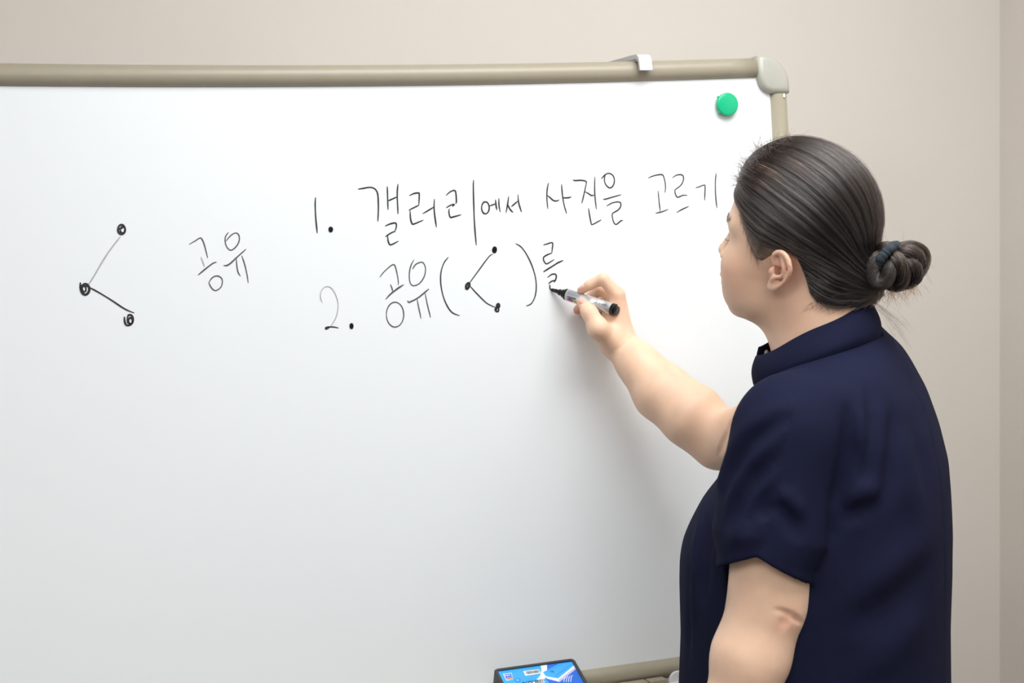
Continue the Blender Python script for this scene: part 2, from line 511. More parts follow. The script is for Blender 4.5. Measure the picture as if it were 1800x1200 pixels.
word('written_word', 'handwritten Korean word for share beside the large share sign', CD, [
    [(1103, 327), (1150, 300), (1190, 275), (1208, 285), (1230, 340), (1255, 440)], (.0019, [(1178, 582), (1240, 530), (1300, 485), (1327, 477)]),
    [(1265, 650), (1280, 620), (1310, 595), (1345, 592), (1372, 612), (1378, 645), (1365, 685), (1325, 713), (1295, 700), (1275, 670), (1265, 645)],
    [(1427, 230), (1405, 260), (1400, 300), (1412, 345), (1440, 376), (1470, 368), (1505, 330), (1520, 285), (1512, 245), (1487, 233), (1450, 252), (1408, 300)],
    (.0019, [(1390, 503), (1410, 505), (1440, 490), (1500, 435), (1572, 370)]), [(1493, 445), (1500, 520), (1510, 565), (1527, 590)], [(1540, 425), (1565, 500), (1583, 580), (1593, 647)]], .0016, 'ink_thin')
word('written_word', 'pale short stroke in the word beside the large share sign', CD, [[(1200, 437), (1215, 475), (1228, 512)]], .0018, 'ink_faint')


# frame of the board plane for things fixed to it
def board_frame(px, py, off=0.0):
    p = PB(px, py, off)
    Mx = Matrix.Identity(4)
    ax = np.array([1., 0, 0]); ay = -BN; az = BUP
    for i in range(3):
        Mx[i][0] = ax[i]; Mx[i][1] = ay[i]; Mx[i][2] = az[i]; Mx[i][3] = p[i]
    return Mx


# ------------------------------------------------------------------ magnet
mg = empty('magnet'); mg.matrix_world = board_frame(1274.5, 184.5, 0.0)
tag(mg, 'round green magnet near the top right corner of the whiteboard', 'magnet')
R_ = .0178
prof = [(R_ - .002, -.0108), (R_ - .0006, -.0104), (R_, -.0094), (R_, -.0052), (R_ - .0015, -.0045)]
prof2 = [(.001, -.0120), (.008, -.0118), (.013, -.0113)] + prof
V, F = lathe([(r, x) for r, x in prof2], 40)
V = [(v[1], v[0], v[2]) for v in V]
mesh_obj('cap', V, F, 'magnet_green', mg, True)
V, F = lathe([(.0135, -.0050), (.0135, -.0006)], 30)
mesh_obj('core', [(v[1], v[0], v[2]) for v in V], F, 'magnet_core', mg)
for a in (140, 220):
    c, s = math.cos(math.radians(a)) * R_, math.sin(math.radians(a)) * R_
    bbox('grip_tab', (c - .0022, -.0085, s - .0015), (c + .0015, -.0048, s + .0015), 'magnet_green', mg, .0006)

# ------------------------------------------------------------------ hook over the top rail
hk = empty('rail_hook'); hk.matrix_world = board_frame(1124, 118, 0.0)
uh = UV(1124, 118)
tag(hk, 'pale grey plastic hook hung over the top rail of the whiteboard', 'hook')
zt = (BTOP + 2 * RT + sag(uh[0])) - uh[1] + .0006
hw = .0105
prf = [(.125, zt + .0095), (.125, zt + .0165), (-.010, zt + .0075)]
for k in range(1, 8):
    a = math.pi / 2 * k / 8
    prf.append((-.010 - .0145 * math.sin(a), zt - .007 + .0145 * math.cos(a)))
prf += [(-.0262, zt - .0185), (-.0205, zt - .0185), (-.0190, zt - .008)]
for k in range(1, 5):
    a = math.pi / 2 * (1 - k / 5)
    prf.append((-.010 - .0075 * math.sin(a), zt - .007 + .0072 * math.cos(a)))
prf += [(-.008, zt + .0004)]
bm = bmesh.new()
vs = [bm.verts.new((-hw, p[0], p[1])) for p in prf]
fc = bm.faces.new(vs)
r = bmesh.ops.extrude_face_region(bm, geom=[fc])
for g in r['geom']:
    if isinstance(g, bmesh.types.BMVert): g.co.x = hw
ed = [e for e in bm.edges if abs(e.verts[0].co.x - e.verts[1].co.x) < 1e-9]
bmesh.ops.bevel(bm, geom=ed, offset=.0009, segments=2, profile=.5, affect='EDGES')
bm_obj('strap', bm, 'clip_plastic', hk)
# ------------------------------------------------------------------ implicit surfaces (numpy) -> one continuous mesh (surface nets)
BIG = 1e3


def nrmz(v):
    v = np.asarray(v, float); return v / np.linalg.norm(v)


class Prim:
    """fn(p)->distance ; c, r bounding sphere ; op 'u' union 's' subtract ; k blend"""
    def __init__(self, fn, c, r, op='u', k=0.0, kf=None):
        self.kf = kf; self.mg = 0.05
        self.fn = fn; self.c = np.asarray(c, float); self.r = r; self.op = op; self.k = k


def smin(a, b, k):
    if np.ndim(k) == 0 and k <= 0: return np.minimum(a, b)
    h = np.clip(0.5 + 0.5 * (b - a) / k, 0, 1)
    return b + (a - b) * h - k * h * (1 - h)


def smax(a, b, k):
    return -smin(-a, -b, k)


def cone(a, b, r1, r2, k=0.0, op='u'):
    a = np.asarray(a, float); b = np.asarray(b, float); ab = b - a; L2 = ab @ ab + 1e-12

    def fn(p):
        q = p - a; t = np.clip(q @ ab / L2, 0, 1)
        d = q - t[:, None] * ab
        return np.sqrt((d * d).sum(1)) - (r1 + (r2 - r1) * t)
    P = Prim(fn, (a + b) / 2, math.sqrt(L2) / 2 + max(r1, r2), op, k); P.mg = 0.02
    return P


def ellipsoid(c, rad, rot=None, k=0.0, op='u'):
    c = np.asarray(c, float); rad = np.asarray(rad, float)
    rot = np.eye(3) if rot is None else np.asarray(rot, float)      # columns = local axes in world

    def fn(p):
        q = (p - c) @ rot
        k0 = np.sqrt(((q / rad) ** 2).sum(1)) + 1e-9
        k1 = np.sqrt(((q / rad ** 2) ** 2).sum(1)) + 1e-9
        return k0 * (k0 - 1) / k1
    P = Prim(fn, c, rad.max(), op, k); P.mg = 0.05 + 0.6 * (rad.max() - rad.min())
    return P


def eval_prims(prims, p, bc=None, br=None, start=None):
    d = np.full(len(p), BIG) if start is None else start
    for P in prims:
        if bc is not None:
            dist = math.sqrt(((P.c - bc) ** 2).sum()) - P.r
            if dist > br + P.k + P.mg: continue
        e = P.fn(p)
        if P.op == 'u': d = smin(d, e, P.kf(p) if P.kf else P.k)
        elif P.op == 's': d = smax(d, -e, P.k)
        elif P.op == 'd': d = d + e            # displacement
    return d


def surface_nets(field, lo, hi, h, B=16):
    """field(p, bc, br) -> d. returns V (n,3), F quads (m,4)"""
    lo = np.asarray(lo, float); hi = np.asarray(hi, float)
    nb = np.ceil((hi - lo) / (h * B)).astype(int)
    ii = np.stack(np.meshgrid(*[np.arange(n) for n in nb], indexing='ij'), -1).reshape(-1, 3)
    cen = lo + (ii + 0.5) * B * h
    br = math.sqrt(3) * B * h / 2
    dc = field(cen, None, None)
    act = ii[np.abs(dc) < br * 1.9 + 0.012]
    N = nb * B + 2
    g = np.stack(np.meshgrid(*[np.arange(B + 1)] * 3, indexing='ij'), -1).reshape(-1, 3)
    corners = np.array([[i, j, k] for i in (0, 1) for j in (0, 1) for k in (0, 1)])
    edges = [(a, b) for a in range(8) for b in range(a + 1, 8) if np.abs(corners[a] - corners[b]).sum() == 1]
    keyL, posL, quadL = [], [], []

    def key(ijk): return (ijk[..., 0].astype(np.int64) * N[1] + ijk[..., 1]) * N[2] + ijk[..., 2]
    for b in act:
        base = b * B
        P = lo + (base + g) * h
        bc = lo + (b + 0.5) * B * h
        d = field(P, bc, br)
        s = d < 0
        if s.all() or not s.any(): continue
        D = d.reshape(B + 1, B + 1, B + 1); S = s.reshape(D.shape)
        cs = np.zeros((B, B, B), int)
        for c in corners: cs += S[c[0]:c[0] + B, c[1]:c[1] + B, c[2]:c[2] + B]
        cells = np.argwhere((cs > 0) & (cs < 8))
        if len(cells):
            dv = np.stack([D[cells[:, 0] + c[0], cells[:, 1] + c[1], cells[:, 2] + c[2]] for c in corners], 1)
            acc = np.zeros((len(cells), 3)); cnt = np.zeros(len(cells))
            for a, e in edges:
                da, de = dv[:, a], dv[:, e]
                m = (da < 0) != (de < 0)
                t = np.where(m, da / np.where(m, da - de, 1), 0)
                pt = corners[a] + t[:, None] * (corners[e] - corners[a])
                acc += pt * m[:, None]; cnt += m
            keyL.append(key(cells + base)); posL.append(lo + (cells + base + acc / cnt[:, None]) * h)
        for ax in range(3):                    # edges along ax owned by their lower corner (needs neighbours at -1)
            sl0 = [slice(0, B)] * 3; sl1 = [slice(0, B)] * 3; sl1[ax] = slice(1, B + 1)
            m = S[tuple(sl0)] != S[tuple(sl1)]
            e = np.argwhere(m)
            if not len(e): continue
            flip = S[e[:, 0], e[:, 1], e[:, 2]]
            u, v = np.zeros(3, int), np.zeros(3, int); u[(ax + 1) % 3] = 1; v[(ax + 2) % 3] = 1
            e = e + base
            q = np.stack([key(e - u - v), key(e - v), key(e), key(e - u)], 1)
            q[~flip] = q[~flip][:, ::-1]
            quadL.append(q)
    K = np.concatenate(keyL); V = np.concatenate(posL); Q = np.concatenate(quadL)
    o = np.argsort(K); K = K[o]; V = V[o]
    idx = np.searchsorted(K, Q); idx = np.minimum(idx, len(K) - 1)
    ok = (K[idx] == Q).all(1)
    return V, idx[ok]


def march_many(field, pts, t0=1.5, t1=2.7):
    """first hits of picture rays with an implicit surface -> (n,3) points, nan where missed"""
    pts = np.asarray(pts, float)
    r = np.stack([(pts[:, 0] - 900) / FPX, (pts[:, 1] - 600) / FPX, np.ones(len(pts))], 1) @ CR.T
    r /= np.linalg.norm(r, axis=1)[:, None]
    t = np.full(len(pts), t0); live = np.arange(len(pts))
    for _ in range(140):
        d = field(CAM + r[live] * t[live, None], None, None)
        go = d > 0.0004
        t[live[go]] += np.maximum(d[go] * 0.75, 0.0004)
        live = live[go]; live = live[t[live] < t1]
        if not len(live): break
    P = CAM + r * t[:, None]; P[t >= t1] = np.nan
    P[live] = np.nan
    return P


def march(field, px, py):
    q = march_many(field, [(px, py)])[0]
    return None if np.isnan(q[0]) else q


def grads(f, p, e=.0008):
    n = len(p)
    q = np.concatenate([p + np.eye(3)[i] * e for i in range(3)] + [p - np.eye(3)[i] * e for i in range(3)])
    d = f(q, None, None).reshape(6, n)
    g = (d[:3] - d[3:]).T
    return g / (np.linalg.norm(g, axis=1)[:, None] + 1e-12)


def chain_dist(p, pts):
    d = np.full(len(p), BIG)
    for a, b in zip(pts[:-1], pts[1:]):
        ab = b - a; q = p - a
        t = np.clip(q @ ab / (ab @ ab + 1e-12), 0, 1)
        e = q - t[:, None] * ab
        d = np.minimum(d, np.sqrt((e * e).sum(1)))
    return d


def ridge(pts, amp, w, taper=True):
    """raise (amp>0) or sink (amp<0) a surface along a 3-D polyline"""
    pts = np.asarray(pts, float)
    c = pts.mean(0); r = np.linalg.norm(pts - c, axis=1).max() + 2.5 * w
    seg = np.linalg.norm(np.diff(pts, axis=0), axis=1); cum = np.concatenate([[0], np.cumsum(seg)]) / seg.sum()

    def fn(p):
        d = np.full(len(p), BIG); u = np.zeros(len(p))
        for i in range(len(pts) - 1):
            a = pts[i]; ab = pts[i + 1] - a; q = p - a
            t = np.clip(q @ ab / (ab @ ab + 1e-12), 0, 1)
            e = q - t[:, None] * ab; dd = np.sqrt((e * e).sum(1))
            m = dd < d; d = np.where(m, dd, d); u = np.where(m, cum[i] + (cum[i + 1] - cum[i]) * t, u)
        if not taper: return -amp * np.exp(-(d / w) ** 2)
        e = np.clip(np.minimum(u, 1 - u) / .4, 0, 1); e = e * e * (3 - 2 * e)
        return -amp * np.exp(-(d / (w * (.6 + .4 * e))) ** 2) * e
    P = Prim(fn, c, r, 'd', 0); P.mg = 0.004
    return P
# ------------------------------------------------------------------ the person
# head frame: F forward, L her left, U up ; origin between the ear canals
HY = math.radians(126); HP = math.radians(14); HROLL = math.radians(9)
Fh = np.array([math.cos(HY), math.sin(HY), 0]); Lh = np.array([-math.sin(HY), math.cos(HY), 0]); Uw = np.array([0, 0, 1.])
F3 = Fh * math.cos(HP) + Uw * math.sin(HP)
U3 = -Fh * math.sin(HP) + Uw * math.cos(HP)
L3 = Lh * math.cos(HROLL) - U3 * math.sin(HROLL); U3 = U3 * math.cos(HROLL) + Lh * math.sin(HROLL)
HR = np.stack([F3, L3, U3], 1)                    # columns: local axes in world
EARL = PD(1364, 474, 1.885)                        # left ear canal
HO = EARL - HR @ np.array([0, .072, 0])


def H(f, l, u): return HO + HR @ np.array([f, l, u])


def hE(c, rad, k=0.0, op='u', rot=None):
    return ellipsoid(H(*c), rad, HR if rot is None else HR @ rot, k, op)


def hC(a, b, r1, r2, k=0.0, op='u'):
    return cone(H(*a), H(*b), r1, r2, k, op)


def roty(deg):                                     # rotation in F-U plane (local)
    a = math.radians(deg); return np.array([[math.cos(a), 0, -math.sin(a)], [0, 1, 0], [math.sin(a), 0, math.cos(a)]])


NECKB = PD(1455, 640, 1.935)
head = [
    hE((.004, 0, .050), (.0855, .0735, .088)),
    hE((.038, 0, .042), (.054, .062, .066), .03),
    hE((.045, 0, -.016), (.048, .060, .066), .03),
    hE((.028, 0, -.055), (.049, .053, .041), .03),
    hE((.074, 0, -.082), (.017, .022, .016), .025),
]
for s in (-1, 1):
    head += [hE((.058, s * .040, -.020), (.030, .027, .030), .02),
             hE((.048, s * .042, -.054), (.031, .019, .026), .02),
             hC((.089, s * .012, .034), (.069, s * .05, .036), .008, .008, .018),
             hE((.094, s * .031, .016), (.016, .017, .010), .012, 's'),
             hE((.077, s * .031, .014), (.012, .013, .012), .004),
             hE((.0905, s * .0315, .0125), (.007, .0118, .0034), .0012, 's')]
head += [hC((.090, 0, .026), (.108, 0, -.014), .0065, .0085, .012), hE((.108, 0, -.018), (.010, .010, .008), .006),
         hE((.101, .011, -.022), (.009, .0065, .006), .005), hE((.101, -.011, -.022), (.009, .0065, .006), .005),
         hE((.095, 0, -.046), (.014, .023, .0062), .006), hE((.093, 0, -.058), (.0135, .020, .0064), .006),
         hC((.110, -.024, -.0522), (.110, .024, -.0522), .0020, .0020, .003, 's')]
# neck
head += [cone(H(-.024, 0, -.02), NECKB, .054, .056, .03), cone(H(.004, 0, -.07), PD(1432, 660, 1.95), .034, .045, .03),
         cone(H(-.043, 0, -.02), PD(1480, 600, 1.93), .042, .043, .03)]
# ears: outline points measured on the near ear, laid into a plane at the side of the head, mirrored for the far one
_en = nrmz(L3 * math.cos(.16) + F3 * math.sin(.16)); _eo = H(.0, .0735, 0)


def EP(cx, cy, o=0.0):
    r = ray(1330 + cx / 10, 420 + cy / 10)
    q = CAM + r * (((_eo - CAM) @ _en) / (r @ _en)) + _en * o
    return (q - HO) @ HR                         # head coordinates


def ear(s):
    m = np.array([1, s, 1])
    P = []
    he = catmull(np.array([EP(*c) for c in [(330, 420, .001), (318, 340, .0025), (345, 262, .004), (410, 218, .005), (490, 222, .0055), (560, 268, .006), (612, 350, .0065), (636, 440, .0065),
                                            (640, 520, .006), (615, 610, .0055), (560, 700, .004), (485, 775, .003), (410, 828, .002), (330, 862, .001), (262, 868, 0), (222, 835, -.001)]]), .004)
    cen = [EP(400, 420, -.002), EP(400, 560, -.003), EP(330, 740, -.002)]
    for q in he[::2]:
        c = min(cen, key=lambda z: np.linalg.norm(z - q))
        P.append(hC(c * m, q * m, .0032, .0026, .0025))
    # hollows
    def sub(c, rad, k): return hE(tuple(EP(*c) * m), rad, k, 's')
    P += [sub((425, 565, .006), (.0075, .0085, .0088), .002), sub((360, 520, .001), (.0038, .007, .0046), .0015),
          hC(EP(405, 315, .0045) * m, EP(450, 415, .004) * m, .0030, .0026, .002, 's'),
          hC(EP(545, 400, .0058) * m, EP(575, 520, .0060) * m, .0018, .0020, .002, 's'), hC(EP(575, 520, .0060) * m, EP(520, 680, .0045) * m, .0020, .0014, .002, 's')]
    for a, b in zip(he[:-1], he[1:]):
        P.append(hC(a * m, b * m, .0030, .0030, .0010))
    an = catmull(np.array([EP(*c) for c in [(478, 330, .0035), (508, 420, .0050), (528, 510, .0055), (515, 600, .005), (460, 655, .0045), (385, 655, .0042), (295, 695, .004)]]), .004)
    for a, b in zip(an[:-1], an[1:]):
        P.append(hC(a * m, b * m, .0024, .0024, .0018))
    P += [hE(tuple(EP(298, 560, .0035) * m), (.0042, .0035, .0062), .003), hE(tuple(EP(300, 790, .0) * m), (.0075, .0038, .0085), .005),
          hC(EP(330, 430, .002) * m, EP(450, 480, .001) * m, .0018, .0014, .003)]
    return P


head += ear(1) + ear(-1)

# torso frame
TY = math.radians(140)
Ft = np.array([math.cos(TY), math.sin(TY), 0]); Lt = np.array([-math.sin(TY), math.cos(TY), 0])
TC = PD(1452, 760, 1.95); TC[2] = 0
FWh = nrmz([CR[0, 2], CR[1, 2], 0]); RTh = nrmz([CR[0, 0], CR[1, 0], 0])


def PV(px, py, axis_pt=None):
    """picture ray on the upright plane through the body axis, facing the camera"""
    a = TC if axis_pt is None else axis_pt
    r = ray(px, py); t = ((a - CAM) @ FWh) / (r @ FWh)
    return CAM + r * t


# levels: (py, left px, right px, half width b)
LEV = [(560, 1452, 1538, .055), (588, 1470, 1566, .058), (612, 1438, 1595, .100), (640, 1400, 1616, .138), (690, 1345, 1641, .170), (750, 1308, 1660, .188), (813, 1274, 1671, .192),
       (870, 1233, 1671, .194), (910, 1213, 1671, .196), (940, 1201, 1671, .197), (970, 1196, 1670, .198), (1010, 1195, 1670, .200), (1100, 1197, 1668, .203), (1200, 1193, 1669, .206), (1330, 1188, 1671, .21), (1420, 1188, 1671, .21)]
zl, cl, al, bl = [], [], [], []
for py, x0, x1, b in LEV:
    p0 = PV(x0, py); p1 = PV(x1, py); c = (p0 + p1) / 2; Hh = (p1 - p0) @ RTh / 2
    a2 = Hh ** 2 - ((Lt @ RTh) * b) ** 2
    a = math.sqrt(max(a2, (.35 * Hh) ** 2)) / abs(Ft @ RTh)
    zl.append(c[2]); cl.append(c); al.append(a); bl.append(b)
zl = np.array(zl)[::-1]; cl = np.array(cl)[::-1]; al = np.array(al)[::-1]; bl = np.array(bl)[::-1]
_zz = np.linspace(zl[0], zl[-1], 160)


def _sm(y):
    v = np.interp(_zz, zl, y); k = np.hanning(9); k /= k.sum()
    vp = np.concatenate([np.full(4, v[0]), v, np.full(4, v[-1])]); return np.convolve(vp, k, 'valid')


TCx, TCy, TA, TB = _sm(cl[:, 0]), _sm(cl[:, 1]), _sm(al), _sm(bl)


def torso_fn(inset=0.0, drop=0.0):
    def fn(p):
        z = p[:, 2]
        cx, cy = np.interp(z, _zz, TCx), np.interp(z, _zz, TCy)
        a, b = np.maximum(np.interp(z, _zz, TA) - inset, .012), np.maximum(np.interp(z, _zz, TB) - inset, .012)
        dx, dy = p[:, 0] - cx, p[:, 1] - cy
        fF = dx * Ft[0] + dy * Ft[1]; fL = dx * Lt[0] + dy * Lt[1]
        n = 2.15
        q = ((np.abs(fF) / a) ** n + (np.abs(fL) / b) ** n) ** (1 / n)
        d = (q - 1) * np.minimum(a, b)
        return np.maximum(np.maximum(d, z - zl[-1] + drop), zl[0] - z)
    return fn


TMID = np.array([TCx.mean(), TCy.mean(), (zl[0] + zl[-1]) / 2])
TRAD = (zl[-1] - zl[0]) / 2 + .25

# joints of the arms
SL = PD(1378, 762, 1.800)      # left shoulder
EL = PD(1351, 1048, 1.800)     # left elbow
WL = PD(1246, 1398, 1.800)     # left wrist
SRj = PD(1432, 742, 2.03)      # right shoulder
ER = PB(1264, 774, .160)       # right elbow
WR = PB(1086, 601, .056)       # right wrist


def arm_chain(pts, k=.02):
    out = []
    for (a, ra), (b, rb) in zip(pts[:-1], pts[1:]):
        out.append(cone(a, b, ra, rb, k))
    return out


def lerp(a, b, t): return np.asarray(a) * (1 - t) + np.asarray(b) * t


body = list(head)
body.append(Prim(torso_fn(.03, .075), TMID, TRAD, 'u', .03))
# left arm
body += arm_chain([(SL, .046), (lerp(SL, EL, .5), .047), (lerp(SL, EL, .8), .0425), (lerp(SL, EL, 1.04), .0412), (lerp(EL, WL, .3), .0415), (lerp(EL, WL, .6), .034), (WL, .024)], .025)
# right arm
body += arm_chain([(SRj, .052), (lerp(SRj, ER, .5), .046), (ER, .039)], .02)
body += arm_chain([(ER, .037), (PB(1217, 731, .140), .0430), (PB(1163, 688, .105), .0395), (PB(1123, 641, .080), .0285), (WR, .0232)], .02)
# right hand : board-relative points (px, py, distance from the board)
def hb(c): return PB(c[0], c[1], c[2])


def fing(pts, rads, k=.004):
    return arm_chain([(hb(p), r) for p, r in zip(pts, rads)], k)


MTIP = PB(967, 508, .0)
MEND = PB(1086, 546.5, .084)
hand = []
# palm: between wrist and the four knuckles
KN = [(1085, 518, .068), (1086, 528, .050), (1085, 542, .032), (1082, 557, .016)]
for (q, r) in zip(KN, (.0115, .0118, .0112, .0098)):
    hand.append(cone(WR, hb(q), .0195, r, .014))
hand.append(cone(PB(1072, 585, .058), PB(1078, 545, .046), .017, .013, .015))
# fingers
hand += fing([KN[0], (1060, 490, .066), (1037, 500.5, .052), (1021.5, 510.5, .040)], (.0105, .0086, .0074, .0062), .004)
hand += fing([KN[1], (1055, 506, .032), (1032, 527, .017), (1015.5, 544.5, .0135)], (.0110, .0092, .0082, .0068), .004)
hand += fing([KN[2], (1060, 530, .0135), (1040, 550, .0120), (1036, 560, .019)], (.0105, .0088, .0078, .0068), .004)
hand += fing([KN[3], (1064, 553, .0112), (1050, 568, .0110), (1050, 573, .019)], (.0092, .0078, .0070, .0062), .004)
# thumb
hand += fing([(1070, 596, .068), (1051, 576, .082), (1036, 549, .074), (1023, 531, .058)], (.0165, .0140, .0102, .0076), .010)
body += hand
# left hand hanging below the picture
WLd = nrmz(WL - EL); HL0 = WL + WLd * .085
sid = nrmz(np.cross(WLd, Lt))
body += [cone(WL, HL0 + sid * .022, .021, .012, .015), cone(WL, HL0 - sid * .022, .021, .012, .015), cone(WL, HL0, .021, .012, .015)]
for k_, ln in zip((-.030, -.010, .010, .030), (.066, .078, .074, .058)):
    b0 = HL0 + sid * k_ * .9
    b1 = b0 + WLd * ln * .5 + Ft * .004; b2 = b0 + WLd * ln - Lt * .012
    body += arm_chain([(b0, .0095), (b1, .0088), (b2, .007)], .003)
b0 = WL + WLd * .03 + Ft * .02
body += arm_chain([(b0, .014), (b0 + WLd * .04 + Ft * .022, .011), (b0 + WLd * .075 + Ft * .022, .0085)], .008)
# creases


def body_field(p, bc, br): return eval_prims(body, p, bc, br)
def head_field(p, bc, br): return eval_prims(head, p, bc, br)


# skin creases placed on the surface
def on(field, pts): return [q for q in march_many(field, pts) if not np.isnan(q[0])]


body.append(ridge(on(body_field, [(1352, 1071), (1372, 1073), (1392, 1082), (1412, 1098)]), -.0065, .0032))
body.append(ridge(on(body_field, [(1366, 1090), (1380, 1093), (1392, 1097)]), -.003, .008))
body.append(ridge(on(body_field, [(1302, 712), (1290, 733), (1277, 762), (1268, 786), (1262, 806)]), -.009, .0042))
body.append(ridge(on(body_field, [(1075, 617), (1092, 611), (1110, 597)]), -.0012, .0018))

# ------------------------------------------------------------------ shirt
HEM = PD(1348, 984, 1.795); HEMd = nrmz(EL - SL)
sl_a = SL + np.array([0, 0, -.004])


def sleeve_fn(p):
    ax = HEM - sl_a; L = np.linalg.norm(ax); ax = ax / L
    q = p - sl_a; t = q @ ax
    e = q - t[:, None] * ax
    e1 = nrmz(Ft - ax * (Ft @ ax)); e2 = np.cross(ax, e1)
    x = e @ e1; y = e @ e2
    tt = np.clip(t / L, 0, 1.25)
    rx = np.interp(tt, [0, .5, .82, 1.02, 1.2], [.063, .066, .069, .058, .056]); ry = .062 - .001 * tt            # wider front to back at the hem
    d = (np.sqrt((x / rx) ** 2 + (y / ry) ** 2 + np.minimum(t / .075, 0) ** 2) - 1) * np.minimum(rx, ry)
    # hem: rises to a notch on the outer side, drops to points in front and behind
    ang = np.abs(np.arctan2(np.abs(x), -y * np.sign((np.cross(ax, e1)) @ -Lt)))
    hem = L - .006 + .026 * np.clip(np.abs(x) / .06, 0, 1.4)
    return np.maximum(d, t - hem)


shirt = [Prim(torso_fn(0.0), TMID, TRAD, 'u', 0),
         ellipsoid(PD(1428, 722, 1.87), (.07, .085, .052), None, .05),
         Prim(sleeve_fn, (sl_a + HEM) / 2, .30, 'u', .045, lambda p: np.interp(p[:, 2], [HEM[2] + .02, HEM[2] + .14], [.004, .034])),
         cone(SRj, lerp(SRj, ER, .36), .068, .062, .03),
         ]


def inner_sleeve(a, b, r1, r2): return cone(a, b, r1, r2, .002, 's')


shirt_base = list(shirt)
def shirt_field0(p, bc, br): return eval_prims(shirt_base, p, bc, br)




FOLDS = [
    ([(1482, 690), (1492, 740), (1492, 800), (1480, 860), (1466, 920), (1455, 980)], -.012, .011), ([(1512, 680), (1515, 740), (1506, 800), (1492, 860), (1480, 920)], .009, .013),
    ([(1521, 660), (1528, 720), (1526, 780), (1515, 850), (1500, 920)], -.007, .010), ([(1548, 690), (1546, 760), (1536, 830), (1515, 900), (1495, 950)], .006, .014), ([(1566, 690), (1568, 760), (1562, 840), (1545, 920)], -.006, .012),
    ([(1548, 840), (1522, 862), (1494, 876), (1474, 900), (1462, 940)], .007, .012), ([(1552, 872), (1524, 888), (1496, 902), (1478, 930)], -.007, .011),
    ([(1420, 690), (1370, 716), (1325, 745), (1292, 785), (1270, 840), (1256, 890)], .006, .012), ([(1405, 720), (1360, 748), (1318, 785), (1288, 830), (1268, 890)], -.007, .011),
    ([(1396, 748), (1350, 778), (1312, 822), (1288, 872), (1272, 930)], .008, .010), ([(1385, 785), (1345, 816), (1312, 860), (1290, 910), (1280, 960)], -.009, .011),
    ([(1380, 812), (1345, 845), (1316, 890), (1300, 940), (1292, 990)], .008, .010), ([(1370, 850), (1342, 878), (1320, 915), (1308, 960)], -.008, .010), ([(1366, 870), (1340, 902), (1322, 940), (1312, 985)], .006, .008),
    ([(1372, 884), (1350, 895), (1328, 915)], -.006, .006), ([(1356, 872), (1376, 894), (1396, 926), (1410, 960)], -.006, .008), ([(1362, 850), (1390, 880), (1415, 915)], .005, .009),
    ([(1256, 840), (1248, 890), (1240, 950), (1234, 1010), (1232, 1080)], -.007, .010), ([(1240, 870), (1230, 930), (1222, 1000), (1216, 1080), (1214, 1150)], .006, .010), ([(1222, 940), (1214, 1030), (1210, 1120), (1208, 1190)], -.004, .008),
    ([(1396, 690), (1384, 760), (1370, 820), (1362, 880), (1354, 930), (1346, 962)], -.0018, .0022),
    ([(1590, 630), (1602, 676), (1626, 725), (1643, 790), (1655, 870), (1660, 960), (1660, 1100), (1660, 1198)], -.0018, .0024),
    ([(1655, 890), (1615, 960), (1560, 1010), (1500, 1050), (1450, 1090)], .006, .020), ([(1650, 960), (1600, 1030), (1540, 1080), (1470, 1120)], -.006, .020), ([(1640, 1060), (1590, 1120), (1530, 1170), (1480, 1199)], .005, .02),
    ([(1560, 720), (1590, 800), (1610, 880), (1620, 960)], .004, .022), ([(1600, 740), (1622, 820), (1632, 900)], -.003, .018), ([(1440, 650), (1480, 690), (1510, 740)], .003, .02),
]
_fp = march_many(shirt_field0, [c for f_ in FOLDS for c in f_[0]]); _i = 0
for pts_, amp_, w_ in FOLDS:
    q = _fp[_i:_i + len(pts_)]; _i += len(pts_); q = q[~np.isnan(q[:, 0])]
    if len(q) > 1: shirt.append(ridge(q, amp_, w_ if w_ < .004 else w_ * 1.2, w_ > .004))
CN0 = PD(1429, 579, 1.935); CA0 = Ft * .0725 + np.array([0, 0, -.0350]); CB0 = Lt * .062
CN1 = PD(1436, 630, 1.935); CA1 = Ft * .0800 + np.array([0, 0, -.0330]); CB1 = Lt * .082 + np.array([0, 0, .006])


def neck_hole(p):
    a = nrmz(CA1); b = nrmz(CB1 - a * (CB1 @ a)); n = np.cross(a, b); n = n * np.sign(n[2])
    q = p - CN1
    d = (np.sqrt((q @ a / (np.linalg.norm(CA1) - .002)) ** 2 + (q @ b / (np.linalg.norm(CB1) - .002)) ** 2) - 1) * .08
    return np.maximum(d, -.004 - q @ n)


# openings: left sleeve mouth, right sleeve mouth, neck
_ax = nrmz(HEM - sl_a)
shirt += [cone(HEM - _ax * .020, HEM + _ax * .035, .050, .051, .003, 's'),
          cone(lerp(SRj, ER, .45), lerp(SRj, ER, .95), .056, .070, .004, 's'),
          cone(H(-.02, 0, -.08), NECKB - np.array([0, 0, .01]), .075, .058, .006, 's'), Prim(neck_hole, CN1, .16, 's', .002)]


def shirt_field(p, bc, br): return eval_prims(shirt, p, bc, br)


